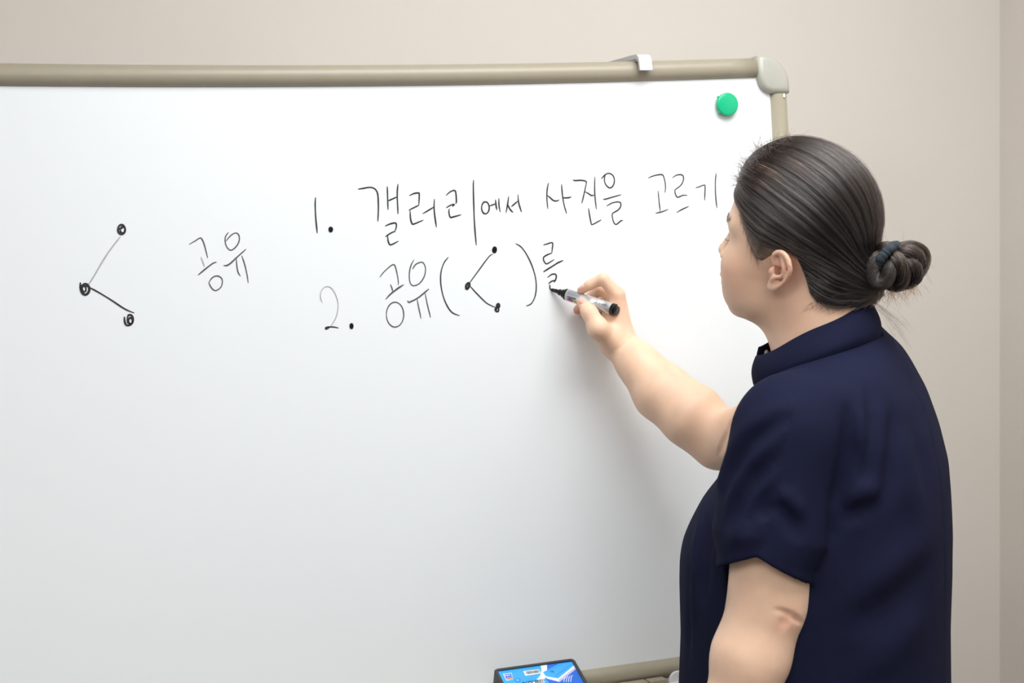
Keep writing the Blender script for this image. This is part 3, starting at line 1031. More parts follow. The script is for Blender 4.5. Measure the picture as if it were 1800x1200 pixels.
# ------------------------------------------------------------------ collar (stand collar band, open in front)
def collar_mesh(th=.0032, nt=90, nz=8):
    V = []; F = []
    rows = []
    for side in (0, 1):
        for i in range(nt + 1):
            a = math.radians(8 + (344) * i / nt)          # 0 = front centre, going over her left side first
            ca, sa = math.cos(a), math.sin(a)
            for k in range(nz + 1):
                s = max(0, (k - 2) / (nz - 2)); dn = max(0, 2 - k) * .008
                p = lerp(CN1 + CA1 * ca + CB1 * sa, CN0 + CA0 * ca + CB0 * sa, s)
                o = nrmz(CA0 * ca + CB0 * sa); o[2] = 0
                p = p + np.array([0, 0, .012 * s * min(1, max(0, (math.degrees(a) - 290) / 40))])
                p = p + o * (.004 * math.sin(math.pi * s) - (th if side else 0))
                p = p + np.array([0, 0, .0015 * math.sin(5 * a) * s - dn]) - o * dn * .45
                V.append(p)
    m = (nt + 1) * (nz + 1)
    ix = lambda sd, i, k: sd * m + i * (nz + 1) + k
    for i in range(nt):
        for k in range(nz):
            F.append((ix(0, i, k), ix(0, i + 1, k), ix(0, i + 1, k + 1), ix(0, i, k + 1)))
            F.append((ix(1, i, k), ix(1, i, k + 1), ix(1, i + 1, k + 1), ix(1, i + 1, k)))
        F.append((ix(0, i, nz), ix(0, i + 1, nz), ix(1, i + 1, nz), ix(1, i, nz)))
        F.append((ix(0, i, 0), ix(1, i, 0), ix(1, i + 1, 0), ix(0, i + 1, 0)))
    for i in (0, nt):
        for k in range(nz):
            F.append((ix(0, i, k), ix(0, i, k + 1), ix(1, i, k + 1), ix(1, i, k)))
    return np.array(V), F


# ------------------------------------------------------------------ hair
HLINE = [(1297, 328), (1297, 345), (1302, 375), (1307, 400), (1317, 430), (1330, 455), (1340, 460), (1352, 452), (1366, 443), (1380, 437), (1396, 446), (1406, 466), (1417, 490), (1424, 515), (1437, 531), (1464, 538), (1500, 533)]
_hl = [(q - HO) @ HR for q in on(head_field, HLINE)]
HPOLY = [(.16, _hl[0][2] + .004)] + [(q[0], q[2]) for q in _hl] + [(-.075, _hl[-1][2] - .004), (-.16, _hl[-1][2] - .004), (-.2, .3), (.16, .3)]
HPOLY = np.array(HPOLY)


def poly_sd(x, y, P):
    n = len(P); d = np.full(len(x), 1e9); s = np.ones(len(x))
    for i in range(n):
        a = P[i]; b = P[i - 1]
        e = b - a; wx, wy = x - a[0], y - a[1]
        t = np.clip((wx * e[0] + wy * e[1]) / (e @ e + 1e-15), 0, 1)
        d = np.minimum(d, (wx - e[0] * t) ** 2 + (wy - e[1] * t) ** 2)
        c1 = y >= a[1]; c2 = y < b[1]; c3 = e[0] * wy > e[1] * wx
        f = (c1 & c2 & c3) | (~c1 & ~c2 & ~c3)
        s = np.where(f, -s, s)
    return s * np.sqrt(d)


skull = [P for P in head[:5]]
skull += [cone(H(-.024, 0, -.02), NECKB, .054, .056, .03), cone(H(-.043, 0, -.02), PD(1480, 600, 1.93), .042, .043, .03)]
BUN0 = H(-.089, -.0, -.004)


def hair_thick(l):
    sd = poly_sd(l[:, 0], l[:, 2], HPOLY)
    t = np.clip(-sd / .045, 0, 1); t = t * t * (3 - 2 * t)
    return sd, .0015 + .0068 * t + .006 * np.exp(-(((l[:, 0] + .08) / .04) ** 2 + ((l[:, 2] + .012) / .03) ** 2)) + .007 * np.exp(-(((l[:, 0] - .055) / .045) ** 2 + ((l[:, 2] - .125) / .05) ** 2))


def cap_field(p, bc, br):
    d = eval_prims(skull, p, None, None)
    l = (p - HO) @ HR
    sd, t = hair_thick(l)
    d = d - t
    d = smin(d, np.sqrt(((p - BUN0) ** 2).sum(1)) - .018, .03)
    d = smax(d, sd - .001, .006)
    return d


def cap_solid(p):
    d = eval_prims(skull, p, None, None)
    l = (p - HO) @ HR
    return smin(d - hair_thick(l)[1], np.sqrt(((p - BUN0) ** 2).sum(1)) - .018, .03)


CCL = np.array([0, 0, .035])
BUNL = (BUN0 - HO) @ HR


def strands(starts, npts=13, lay=(.0002, .0016), tmax=(.75, 1.0), jit=.10):
    """head hair: paths over the scalp from starts (head coordinates) to the knot"""
    n = len(starts)
    d0 = starts - CCL; d0 /= np.linalg.norm(d0, axis=1)[:, None]
    d1 = BUNL - CCL; d1 = d1 / np.linalg.norm(d1)
    lift = np.clip(.072 - starts[:, 2], 0, .07) * (starts[:, 0] > -.01) * 7.0
    om = np.arccos(np.clip(d0 @ d1, -1, 1))
    tm = RNG.uniform(tmax[0], tmax[1], n)
    # lock number around the knot -> ridges that run along the flow
    ex = np.cross(d1, [0, 1, 0]); ex /= np.linalg.norm(ex); ey = np.cross(d1, ex)
    phi = np.arctan2(d0 @ ey, d0 @ ex)
    ridge_ = .0014 * np.sin(phi * 37 + 2 * np.sin(phi * 9)) + .0010 * np.sin(phi * 83 + 3 * np.sin(phi * 5))
    o = RNG.uniform(lay[0], lay[1], n)
    j1, j2 = RNG.normal(0, jit * .05, (n, 3)), RNG.normal(0, jit * .05, (n, 3))
    out = np.zeros((n, npts, 3))
    ph = RNG.uniform(0, 6.28, n)
    for k in range(npts):
        s = tm * k / (npts - 1)
        so = np.sin(om) + 1e-6
        dd = (np.sin((1 - s) * om) / so)[:, None] * d0 + (np.sin(s * om) / so)[:, None] * d1
        dd[:, 2] += lift * np.sin(math.pi * np.clip(s * 1.05, 0, 1)) ** 1.2 * .62
        env = np.sin(math.pi * np.clip(s, 0, 1))[:, None]
        dd = dd + j1 * env + j2 * env * np.sin(6 * s + ph)[:, None]
        dd /= np.linalg.norm(dd, axis=1)[:, None]
        r = np.full(n, .10)
        for _ in range(9):
            p = HO + (CCL + dd * r[:, None]) @ HR.T
            r = r - (cap_solid(p) - o - ridge_ * env[:, 0]) * .9
        out[:, k] = HO + (CCL + dd * r[:, None]) @ HR.T
    lo_ = ((out - HO) @ HR).reshape(-1, 3)
    sd_ = poly_sd(lo_[:, 0], lo_[:, 2], HPOLY).reshape(n, npts)
    return out[sd_.max(1) < .0025]


# bun: ropes of hair coiled behind the knot (picture position, depth offset)
BZ = 1.885
ROPES = [
    [(1541, 440, -.004), (1556, 436, -.016), (1580, 440, -.016), (1604, 438, -.012), (1622, 450, -.006), (1618, 474, -.006), (1604, 488, -.004)],
    [(1552, 444, -.012), (1537, 462, -.018), (1532, 480, -.018), (1541, 494, -.020), (1556, 492, -.024), (1565, 474, -.026), (1568, 456, -.022)],
    [(1560, 446, -.014), (1576, 456, -.026), (1586, 474, -.026), (1584, 494, -.020), (1572, 502, -.012)],
    [(1570, 444, -.010), (1592, 444, -.022), (1610, 452, -.018), (1621, 464, -.008)],
    [(1588, 452, -.020), (1602, 466, -.024), (1609, 484, -.016), (1600, 498, -.006)],
    [(1550, 456, -.010), (1556, 482, -.014), (1570, 499, -.008), (1590, 500, -.004)],
    [(1545, 448, .010), (1570, 450, .018), (1600, 452, .016), (1616, 468, .008)],
    [(1548, 470, .010), (1570, 486, .018), (1596, 486, .014), (1610, 474, .004)],
    [(1560, 460, .0), (1580, 468, .0), (1600, 470, .0)],
]
ROPEP = [catmull(np.array([PD(c[0], c[1], BZ + c[2]) for c in r]), .004) for r in ROPES]
bun = []
for q in ROPEP:
    n_ = len(q)
    for i in range(n_ - 1):
        r0 = .0085 * (1 - .35 * abs(2 * i / n_ - 1) ** 2)
        bun.append(cone(q[i], q[i + 1], r0, r0, .0015))
bun.append(ellipsoid(PD(1576, 470, BZ), (.024, .02, .018), None, .004))


def bun_field(p, bc, br): return eval_prims(bun, p, bc, br)


def rope_strands(q, n, rad=.0092, npts=18):
    idx = np.linspace(0, len(q) - 1, npts)
    P = np.stack([np.interp(idx, np.arange(len(q)), q[:, i]) for i in range(3)], 1)
    t = np.gradient(P, axis=0); t /= np.linalg.norm(t, axis=1)[:, None]
    v = nrmz(CAM - P.mean(0)); u = np.cross(t, v); u /= np.linalg.norm(u, axis=1)[:, None]; w = np.cross(t, u)
    out = np.zeros((n, npts, 3))
    a0 = RNG.uniform(0, 6.283, n); tw = RNG.normal(1.6, 1.2, n); rr = rad * RNG.uniform(.85, 1.16, n)
    env = 1 - .35 * np.abs(np.linspace(-1, 1, npts)) ** 2
    for k in range(npts):
        a = a0 + tw * k / npts
        out[:, k] = P[k] + ((np.cos(a) * rr)[:, None] * u[k] + (np.sin(a) * rr)[:, None] * w[k]) * env[k]
    return out


# trousers and shoes (below the picture)
HIPC = np.array([TCx[0], TCy[0], 0]); HIPZ = zl[0] + .04
legs = [ellipsoid(HIPC + [0, 0, HIPZ - .02], (.165, .165, .13), None, .03)]
FEET = []
for s_ in (-1, 1):
    hp = HIPC + Lt * .085 * s_ + np.array([0, 0, HIPZ - .10])
    kn = HIPC + Lt * .095 * s_ + Ft * .015 + np.array([0, 0, FLOOR + .45])
    an_ = HIPC + Lt * .10 * s_ - Ft * .01 + np.array([0, 0, FLOOR + .09])
    legs += [cone(hp, kn, .095, .072, .03), cone(kn, an_, .072, .058, .02)]
    FEET.append(an_ * np.array([1, 1, 0]) + np.array([0, 0, FLOOR]))


def leg_field(p, bc, br): return np.maximum(eval_prims(legs, p, None, None), FLOOR + .045 - p[:, 2])

# ------------------------------------------------------------------ person: meshes
def field_mesh(name, field, lo, hi, h, m, parent=None):
    V, Q = surface_nets(field, lo, hi, h)
    me = bpy.data.meshes.new(name)
    me.vertices.add(len(V)); me.vertices.foreach_set('co', V.astype(np.float32).ravel())
    nq = len(Q)
    me.loops.add(nq * 4); me.loops.foreach_set('vertex_index', Q.astype(np.int32).ravel())
    me.polygons.add(nq); me.polygons.foreach_set('loop_start', np.arange(0, nq * 4, 4, dtype=np.int32))
    me.polygons.foreach_set('use_smooth', np.ones(nq, dtype=bool))
    me.update(calc_edges=True); me.validate()
    me.materials.append(MATS[m])
    o = link(bpy.data.objects.new(name, me), parent)
    return o, V


def skin_material():
    m = mat('skin', (237, 199, 172), 0.46, noise=(38, 0.05), bump=(900, 0.08))
    nt = m.node_tree; p = nt.nodes['Principled BSDF']
    src = p.inputs['Base Color'].links[0].from_socket
    a = nt.nodes.new('ShaderNodeAttribute'); a.attribute_name = 'blush'
    mx = nt.nodes.new('ShaderNodeMix'); mx.data_type = 'RGBA'; mx.inputs[7].default_value = lin((222, 142, 118))
    nt.links.new(a.outputs['Fac'], mx.inputs[0]); nt.links.new(src, mx.inputs[6]); nt.links.new(mx.outputs[2], p.inputs['Base Color'])
    p.inputs['Subsurface Weight'].default_value = 0.25
    p.inputs['Subsurface Radius'].default_value = (1.0, 0.35, 0.2)
    p.inputs['Subsurface Scale'].default_value = 0.006
    p.inputs['Specular IOR Level'].default_value = 0.35


def cloth_material():
    m = mat('navy_cloth', (23, 25, 45), 0.8, bump=(1400, 0.2))
    nt = m.node_tree; p = nt.nodes['Principled BSDF']
    p.inputs['Sheen Weight'].default_value = 0.0; p.inputs['Sheen Roughness'].default_value = 0.5
    p.inputs['Specular IOR Level'].default_value = 0.05
    tc = nt.nodes['Texture Coordinate']
    w = nt.nodes.new('ShaderNodeTexNoise'); w.inputs['Scale'].default_value = 25; w.inputs['Detail'].default_value = 5
    r = nt.nodes.new('ShaderNodeValToRGB')
    r.color_ramp.elements[0].color = lin((25, 27, 47)); r.color_ramp.elements[1].color = lin((29, 31, 54))
    nt.links.new(tc.outputs['Object'], w.inputs['Vector']); nt.links.new(w.outputs['Fac'], r.inputs['Fac']); nt.links.new(r.outputs['Color'], p.inputs['Base Color'])


def hair_material(name, rgb, rough=.28):
    m = bpy.data.materials.new(name); m.use_nodes = True
    nt = m.node_tree; nt.nodes.clear()
    out = nt.nodes.new('ShaderNodeOutputMaterial'); h = nt.nodes.new('ShaderNodeBsdfHairPrincipled')
    h.parametrization = 'COLOR'
    h.inputs['Color'].default_value = lin(rgb)
    h.inputs['IOR'].default_value = 1.65; h.inputs['Roughness'].default_value = rough; h.inputs['Radial Roughness'].default_value = .35
    if 'Random Color' in h.inputs: h.inputs['Random Color'].default_value = .3
    nt.links.new(h.outputs[0], out.inputs['Surface'])
    MATS[name] = m


skin_material(); cloth_material()
hair_material('hair_dark', (27, 20, 18), .2); hair_material('hair_tips', (110, 78, 58), .35)


def cap_material():
    m = mat('scalp_hair', (30, 24, 22), 0.5)
    nt = m.node_tree; p = nt.nodes['Principled BSDF']
    a = nt.nodes.new('ShaderNodeAttribute'); a.attribute_name = 'scalp'
    n = nt.nodes.new('ShaderNodeTexNoise'); n.inputs['Scale'].default_value = 120; n.inputs['Detail'].default_value = 4
    mu = nt.nodes.new('ShaderNodeMath'); mu.operation = 'MULTIPLY'
    mx = nt.nodes.new('ShaderNodeMix'); mx.data_type = 'RGBA'
    mx.inputs[6].default_value = lin((30, 24, 22)); mx.inputs[7].default_value = lin((168, 138, 116))
    nt.links.new(nt.nodes['Texture Coordinate'].outputs['Object'], n.inputs['Vector'])
    sc = nt.nodes.new('ShaderNodeMath'); sc.operation = 'MULTIPLY'; sc.inputs[1].default_value = 1.5
    nt.links.new(n.outputs['Fac'], sc.inputs[0]); nt.links.new(sc.outputs[0], mu.inputs[0]); nt.links.new(a.outputs['Fac'], mu.inputs[1])
    nt.links.new(mu.outputs[0], mx.inputs[0]); nt.links.new(mx.outputs[2], p.inputs['Base Color'])


cap_material()
lo = np.minimum(np.minimum(np.minimum(SL, WL), WR), HO) - np.array([.14, .10, 0]); lo[2] = WL[2] - .24
hi = np.maximum(np.maximum(SRj, HO), WR) + np.array([.22, .02, .0]); hi[2] = H(0, 0, .16)[2] + .02
hi[1] = max(hi[1], WR[1] + .09)
PERSON, bv = field_mesh('person', body_field, lo, hi, .0022, 'skin')
bl_ = np.zeros(len(bv))
for c_, r_, w_ in ((EARL - F3 * .012 + U3 * .004, .026, .5), (H(.062, .055, -.022), .030, .30), (H(.095, 0, -.052), .016, .5), (hb((1019, 512, .04)), .012, .4), (hb((1022, 532, .06)), .012, .35), (hb((1014, 546, .013)), .014, .6),
                   (hb((1085, 518, .068)), .016, .25), (march(body_field, 1385, 1092), .018, .35), (H(-.02, .06, -.06), .04, .15)):
    bl_ = np.maximum(bl_, w_ * np.exp(-((bv - c_) ** 2).sum(1) / r_ ** 2))
at_ = PERSON.data.attributes.new('blush', 'FLOAT', 'POINT')
full = np.zeros(len(PERSON.data.vertices), np.float32); full[:len(bl_)] = bl_[:len(full)]
at_.data.foreach_set('value', full)
tag(PERSON, 'person in a navy short sleeved shirt with tied back dark hair, writing on the whiteboard', 'person')

slo = np.array([TCx.min() - .30, TCy.min() - .36, zl[0] - .01]); shi = np.array([TCx.max() + .30, max(TCy.max(), SRj[1]) + .28, CN0[2] + .03])
SHIRT, sv = field_mesh('shirt', shirt_field, slo, shi, .0028, 'navy_cloth', PERSON)
SHIRT['label'] = 'navy blue short sleeved cotton shirt'
cv, cf = collar_mesh()
mesh_obj('collar', cv, cf, 'navy_cloth', SHIRT, True)
# small white button at the open front of the collar
_a = math.radians(337); _o = nrmz((CA0 * math.cos(_a) + CB0 * math.sin(_a)) * np.array([1, 1, 0]))
bp = lerp(CN1 + CA1 * math.cos(_a) + CB1 * math.sin(_a), CN0 + CA0 * math.cos(_a) + CB0 * math.sin(_a), .72) + np.array([0, 0, .0085]) - _o * .0025
V, F = lathe([(.0045, -.001), (.005, 0), (.0045, .001)], 20)
bo = mesh_obj('button', V, F, 'button_white', SHIRT, True); bo.matrix_world = Matrix.Translation(Vector(bp)) @ Matrix.Rotation(math.atan2(_o[1], _o[0]), 4, 'Z')
tl, tv = field_mesh('trousers', leg_field, np.array([HIPC[0] - .24, HIPC[1] - .24, FLOOR]), np.array([HIPC[0] + .24, HIPC[1] + .24, HIPZ + .13]), .008, 'trousers_black', PERSON)
for fpos in FEET:
    sh = [cone(fpos + Ft * -.03 + [0, 0, .04], fpos + Ft * .13 + [0, 0, .032], .036, .033), cone(fpos + [0, 0, .07], fpos + [0, 0, .05], .042, .04, .02)]
    o, _ = field_mesh('shoe', lambda p, a, b: np.maximum(eval_prims(sh, p), FLOOR + .012 - p[:, 2]), fpos - .2, fpos + .25, .006, 'shoe_black', PERSON)
    so = [cone(fpos + Ft * -.03 + [0, 0, .03], fpos + Ft * .13 + [0, 0, .03], .040, .038)]
    o2, _ = field_mesh('sole', lambda p, a, b: np.maximum(np.maximum(eval_prims(so, p), FLOOR - p[:, 2]), p[:, 2] - FLOOR - .014), fpos - np.array([.2, .2, .02]), fpos + .25, .004, 'shoe_sole', o)

# eyes behind the lids
for s_ in (1, -1):
    for nm, c_, r_, m_, par in (('eye', (.0770, s_ * .031, .0138), .0108, 'eye_white', PERSON), ('iris', (.0826, s_ * .031, .0125), .0056, 'eye_iris', None)):
        bm = bmesh.new(); bmesh.ops.create_uvsphere(bm, u_segments=24, v_segments=14, radius=r_)
        for v in bm.verts: v.co = Vector(H(*c_)) + v.co
        ob = bm_obj(nm, bm, m_, par if par is not None else eyeo, True)
        if nm == 'eye': eyeo = ob

# finger nails (thumb and index of the writing hand)
def grad(f, p): return grads(f, np.asarray(p)[None])[0]


for (pxy, along, size) in (((1023.5, 528), hb((1022, 530, .058)) - hb((1036, 549, .074)), (.0062, .0050, .0011)), ((1022, 504.5), hb((1021.5, 510.5, .040)) - hb((1037, 500.5, .052)), (.0052, .0036, .0010))):
    hit = march(body_field, *pxy)
    if hit is None: continue
    nn = grad(body_field, hit); al_ = nrmz(along - nn * (along @ nn)); sd_ = np.cross(nn, al_)
    bm = bmesh.new(); bmesh.ops.create_uvsphere(bm, u_segments=20, v_segments=10, radius=1)
    for v in bm.verts:
        c = v.co
        q = hit + al_ * c.x * size[0] + sd_ * c.y * size[1] + nn * (c.z * size[2] - .9 * size[2] * (c.y ** 2) * 1.2)
        v.co = Vector(q)
    bm_obj('fingernail', bm, 'nail', PERSON, True)

# hair
CAPLO = HO - np.array([.17, .17, .16]); CAPHI = HO + np.array([.17, .17, .18])
HAIR, hv = field_mesh('hair', cap_field, CAPLO, CAPHI, .0028, 'scalp_hair', PERSON)
HAIR['label'] = 'dark brown hair combed back into a low bun'
lv = (hv - HO) @ HR
sd = poly_sd(lv[:, 0], lv[:, 2], HPOLY)
edge = np.clip(1 + sd / .024, 0, 1)
sc_ = edge * .75 * (lv[:, 0] > .0)
for (pxs, rad, am) in (([(1330, 300), (1345, 312)], .016, .75), ([(1372, 272), (1390, 281), (1402, 288)], .0085, .9)):
    for c in on(cap_field, pxs):
        sc_ = np.maximum(sc_, am * np.exp(-((hv - c) ** 2).sum(1) / rad ** 2))
me = HAIR.data
at_ = me.attributes.new('scalp', 'FLOAT', 'POINT')
full = np.zeros(len(me.vertices), np.float32); full[:len(sc_)] = sc_[:len(full)]
at_.data.foreach_set('value', full)


def curves_obj(name, S, rad, m, parent, taper=True):
    n, k, _ = S.shape
    cu = bpy.data.hair_curves.new(name)
    cu.add_curves([k] * n)
    cu.attributes['position'].data.foreach_set('vector', S.astype(np.float32).ravel())
    r = np.full((n, k), rad, np.float32)
    if taper: r *= np.concatenate([np.ones(k - 3), [.8, .55, .2]])
    ra = cu.attributes.get('radius') or cu.attributes.new('radius', 'FLOAT', 'POINT')
    ra.data.foreach_set('value', r.ravel())
    cu.materials.append(MATS[m])
    o = link(bpy.data.objects.new(name, cu), parent)
    o['kind'] = 'stuff'
    return o


cand = np.where(sd < -.0005)[0]
w = 1 + 2.5 * np.exp(sd[cand] / .012) * (lv[cand, 0] > -.02)
thin = sc_[cand] * (RNG.random(len(cand)) < .9)
w = w * np.clip(1 - .75 * (sc_[cand] - edge[cand] * .75 > .15), .1, 1)
pick = RNG.choice(cand, 9000, p=w / w.sum())
S = strands(lv[pick] + RNG.normal(0, .0008, (len(pick), 3)))
curves_obj('hair_strands', S, .00019, 'hair_dark', HAIR)
# loose top layer and fly-aways
pick = RNG.choice(cand, 450)
S = strands(lv[pick], lay=(.002, .0055), tmax=(.25, .8), jit=.5)
curves_obj('loose_hairs', S, .00009, 'hair_dark', HAIR)
# short frizz standing up at the front hairline
fq = []; fm = []
for (x0, y0, n_, dx, dy, L_) in ((1300, 312, 100, -.8, -.55, .018), (1318, 290, 95, -.7, -.7, .018), (1345, 264, 95, -.6, -.6, .022), (1385, 247, 90, -.5, -.3, .024)):
    for _ in range(n_):
        fq.append((x0 + RNG.normal(0, 9), y0 + 7 + RNG.normal(0, 6))); fm.append((dx, dy, L_))
fr = []
for q, (dx, dy, L_) in zip(march_many(cap_field, fq), fm):
    if np.isnan(q[0]): continue
    a = RNG.normal(0, .55); d2 = np.array([dx * math.cos(a) - dy * math.sin(a), dx * math.sin(a) + dy * math.cos(a)])
    up_ = CR @ np.array([d2[0], d2[1], RNG.normal(0, .4)]); L2 = L_ * RNG.uniform(.4, 1.25)
    bend = CR @ np.array([RNG.normal(.3, .5), RNG.normal(.1, .5), RNG.normal(0, .4)])
    fr.append([q + up_ * L2 * t + bend * L2 * .5 * t * t for t in np.linspace(0, 1, 7)])
curves_obj('frizz', np.array(fr), .00016, 'hair_dark', HAIR)
# wisps in front of the ear and below the hairline
wp = []
for _ in range(230):
    x0 = 1298 + RNG.uniform(0, 34); y0 = np.interp(x0, [1300, 1317, 1334], [370, 428, 455]) + RNG.normal(-9, 5)
    sx, ln = 4 + RNG.normal(0, 4), RNG.uniform(10, 30)
    wp += [(x0 + sx * t, y0 + ln * t) for t in np.linspace(0, 1, 6)]
for _ in range(110):
    x0 = RNG.uniform(1425, 1515); y0 = 534 + RNG.normal(0, 3)
    L_ = RNG.uniform(8, 26); sl = RNG.normal(-.6, .5)
    wp += [(x0 + sl * L_ * t, y0 + L_ * t * .7) for t in np.linspace(0, 1, 6)]
wq = march_many(head_field, wp)
wq = wq - .0007 * (wq - CAM) / np.linalg.norm(wq - CAM, axis=1)[:, None]
wi = [w_ for w_ in wq.reshape(-1, 6, 3) if not np.isnan(w_).any() and np.abs(np.diff(np.linalg.norm(w_ - CAM, axis=1))).max() < .02]
curves_obj('hair_wisps', np.array(wi), .00008, 'hair_dark', HAIR)
# bun
BUN, _ = field_mesh('hair_bun', bun_field, PD(1575, 470, BZ) - .075, PD(1575, 470, BZ) + .075, .0022, 'scalp_hair', HAIR)
BUN.data.attributes.new('scalp', 'FLOAT', 'POINT')
RS = np.concatenate([rope_strands(q, 330) for q in ROPEP])
o = curves_obj('bun_strands', RS, .00016, 'hair_dark', HAIR)
RS2 = np.concatenate([rope_strands(ROPEP[i], 60, .0096) for i in (0, 2, 3, 4)])
curves_obj('bun_strands', RS2, .00015, 'hair_tips', HAIR)
# ends hanging out of the bun and long fly-aways over the collar
tf = []
for _ in range(260):
    x0 = RNG.choice([1566, 1578, 1592, 1606, 1545]) + RNG.normal(0, 5); y0 = 500 + RNG.normal(0, 4)
    L_ = RNG.uniform(10, 38) * (1.2 if 1560 < x0 < 1590 else .7); dx = RNG.normal(.05, .28); cu_ = RNG.normal(0, .3)
    z0 = BZ + RNG.normal(-.006, .008)
    tf.append([PD(x0 + (dx * t + cu_ * t * t) * L_, y0 + L_ * t, z0) for t in np.linspace(0, 1, 9)])
curves_obj('hair_ends', np.array(tf), .00014, 'hair_tips', HAIR)
tf = []
for _ in range(26):
    z0 = BZ + RNG.normal(.0, .01); sx = RNG.uniform(.4, 1.0)
    a, b, c = np.array([1524 + RNG.normal(0, 4), 524 + RNG.normal(0, 4)]), np.array([1560, 545]) + RNG.normal(0, 7, 2), np.array([1560 + 50 * sx, 570 + 60 * RNG.random()])
    tf.append([PD(*((1 - t) ** 2 * a + 2 * t * (1 - t) * b + t * t * c), z0) for t in np.linspace(0, 1, 12)])
for _ in range(60):
    an = RNG.uniform(0, 6.28); c0 = np.array([1580 + 44 * math.cos(an), 468 + 34 * math.sin(an)]); L_ = RNG.uniform(8, 26); d2 = np.array([math.cos(an + RNG.normal(0, .8)), math.sin(an + RNG.normal(0, .8))]); b2 = RNG.normal(0, .5, 2)
    z0 = BZ + RNG.normal(0, .008)
    tf.append([PD(*(c0 + d2 * L_ * t + b2 * L_ * t * t), z0) for t in np.linspace(0, 1, 12)])
curves_obj('fly_away_hairs', np.array(tf), .00007, 'hair_dark', HAIR)
# eyebrow and lashes
bs = []; dr_ = []; kd = []
for s_ in (1, -1):
    for _ in range(160):
        t = RNG.random(); bs.append(HO + HR @ (lerp((.099, .014, .034), (.079, .052, .040), t) * np.array([1, s_, 1]) + np.array([0, 0, RNG.normal(0, .0022)])))
        dr_.append(HR @ nrmz((-.6, s_ * .9, .25))); kd.append(0)
    for _ in range(36):
        t = RNG.random(); bs.append(HO + HR @ (lerp((.0915, .018, .0095), (.0815, .045, .0105), t) * np.array([1, s_, 1])))
        dr_.append(HR @ np.array([0, 0, -1.])); kd.append(1)
bs = np.array(bs)
for _k in range(6): bs = bs - grads(head_field, bs) * head_field(bs, None, None)[:, None]
eb = []
for p0, g, d3, k_ in zip(bs, grads(head_field, bs), dr_, kd):
    d3 = nrmz(d3 - g * (d3 @ g))
    if k_ == 0: eb.append([p0 + d3 * .008 * t2 + g * (.0004 + .002 * t2 * (1 - t2) + .001 * t2) for t2 in np.linspace(0, 1, 5)])
    else: eb.append([p0 + g * .007 * t2 + HR @ np.array([0, 0, -.002 + .004 * t2]) * t2 for t2 in np.linspace(0, 1, 5)])
curves_obj('eyebrow_hairs', np.array(eb), .00018, 'hair_dark', PERSON)
# hair tie: fabric band around the knot
tc_ = PD(1561, 455, BZ - .012); tdir = nrmz(CR @ np.array([.62, .55, -.50]))
e1 = nrmz(np.cross(tdir, [0, 0, 1])); e2 = np.cross(e1, tdir)
ring = [tc_ + (e1 * math.cos(a) + e2 * math.sin(a)) * (.0185 + .0008 * math.sin(9 * a)) for a in np.linspace(0, 2 * math.pi, 72, endpoint=False)]
V, F = tube_mesh(ring, [.0062 + .0008 * math.sin(23 * a) for a in np.linspace(0, 2 * math.pi, 72, endpoint=False)], 12, closed=True)
mesh_obj('hair_tie', V, F, 'hair_tie', HAIR, True)['label'] = 'dark slate fabric hair tie'

# ------------------------------------------------------------------ marker pen in the hand
mk_d = MEND - MTIP; mk_L = np.linalg.norm(mk_d); mk_d /= mk_L
cdir = nrmz(CAM - (MTIP + MEND) / 2); mz = nrmz(cdir - mk_d * (cdir @ mk_d)); my = np.cross(mz, mk_d)      # mz towards the camera
MKR = .0088
PEN = empty('marker_pen')
Mp = Matrix.Identity(4)
for i in range(3):
    Mp[i][0] = mk_d[i]; Mp[i][1] = my[i]; Mp[i][2] = mz[i]; Mp[i][3] = MTIP[i]
PEN.matrix_world = Mp
tag(PEN, 'silver whiteboard marker with black tip held in the writing hand', 'marker')
L_ = mk_L
V, F = lathe([(.0006, .0004), (.0022, .0030), (.0026, .0075), (.0026, .0095)], 20); mesh_obj('nib', V, F, 'nib_felt', PEN, True)
V, F = lathe([(.0027, .0085), (.0031, .0092), (.0033, .0150), (.0044, .0155), (.0048, .0165), (.0048, .0215), (.0058, .0220), (.0064, .0228), (.0064, .0260), (.0058, .0262), (.0058, .0268), (.0084, .0270), (.0086, .0276), (.0086, .0312)], 36)
mesh_obj('nib_holder', V, F, 'pen_black', PEN)
V, F = lathe([(MKR, .0310), (MKR, L_ - .0100)], 48); mesh_obj('barrel', V, F, 'barrel_silver', PEN, True)
V, F = lathe([(MKR + .0002, L_ - .0100), (MKR + .0003, L_ - .0095), (MKR + .0003, L_ - .0050), (MKR - .0006, L_ - .0042), (.0062, L_ - .0040), (.0062, L_ - .0036), (.0066, L_ - .0034), (.0066, L_ - .0004), (.0060, L_)], 40)
mesh_obj('end_plug', V, F, 'pen_black', PEN)


def on_barrel(x, v, dr=.00012):
    """v: metres round the barrel, 0 = facing the camera, + = up in the picture"""
    a = v / MKR
    s_ = -1.0 if (my @ CR[:, 1]) > 0 else 1.0
    r = MKR + dr
    return (x, s_ * r * math.sin(a), r * math.cos(a))


def barrel_patch(name, poly_fn, m, nx=8, nv=6, x0=0, x1=1, v0=0, v1=1, dr=.00012):
    V = []; F = []
    for i in range(nx + 1):
        for k in range(nv + 1):
            x, v = poly_fn(i / nx, k / nv) if poly_fn else (x0 + (x1 - x0) * i / nx, v0 + (v1 - v0) * k / nv)
            V.append(on_barrel(x, v, dr))
    for i in range(nx):
        for k in range(nv):
            F.append((i * (nv + 1) + k, (i + 1) * (nv + 1) + k, (i + 1) * (nv + 1) + k + 1, i * (nv + 1) + k + 1))
    return V, F


def merge(parts):
    V = []; F = []
    for v, f in parts:
        b = len(V); V += list(v); F += [tuple(i + b for i in q) for q in f]
    return V, F


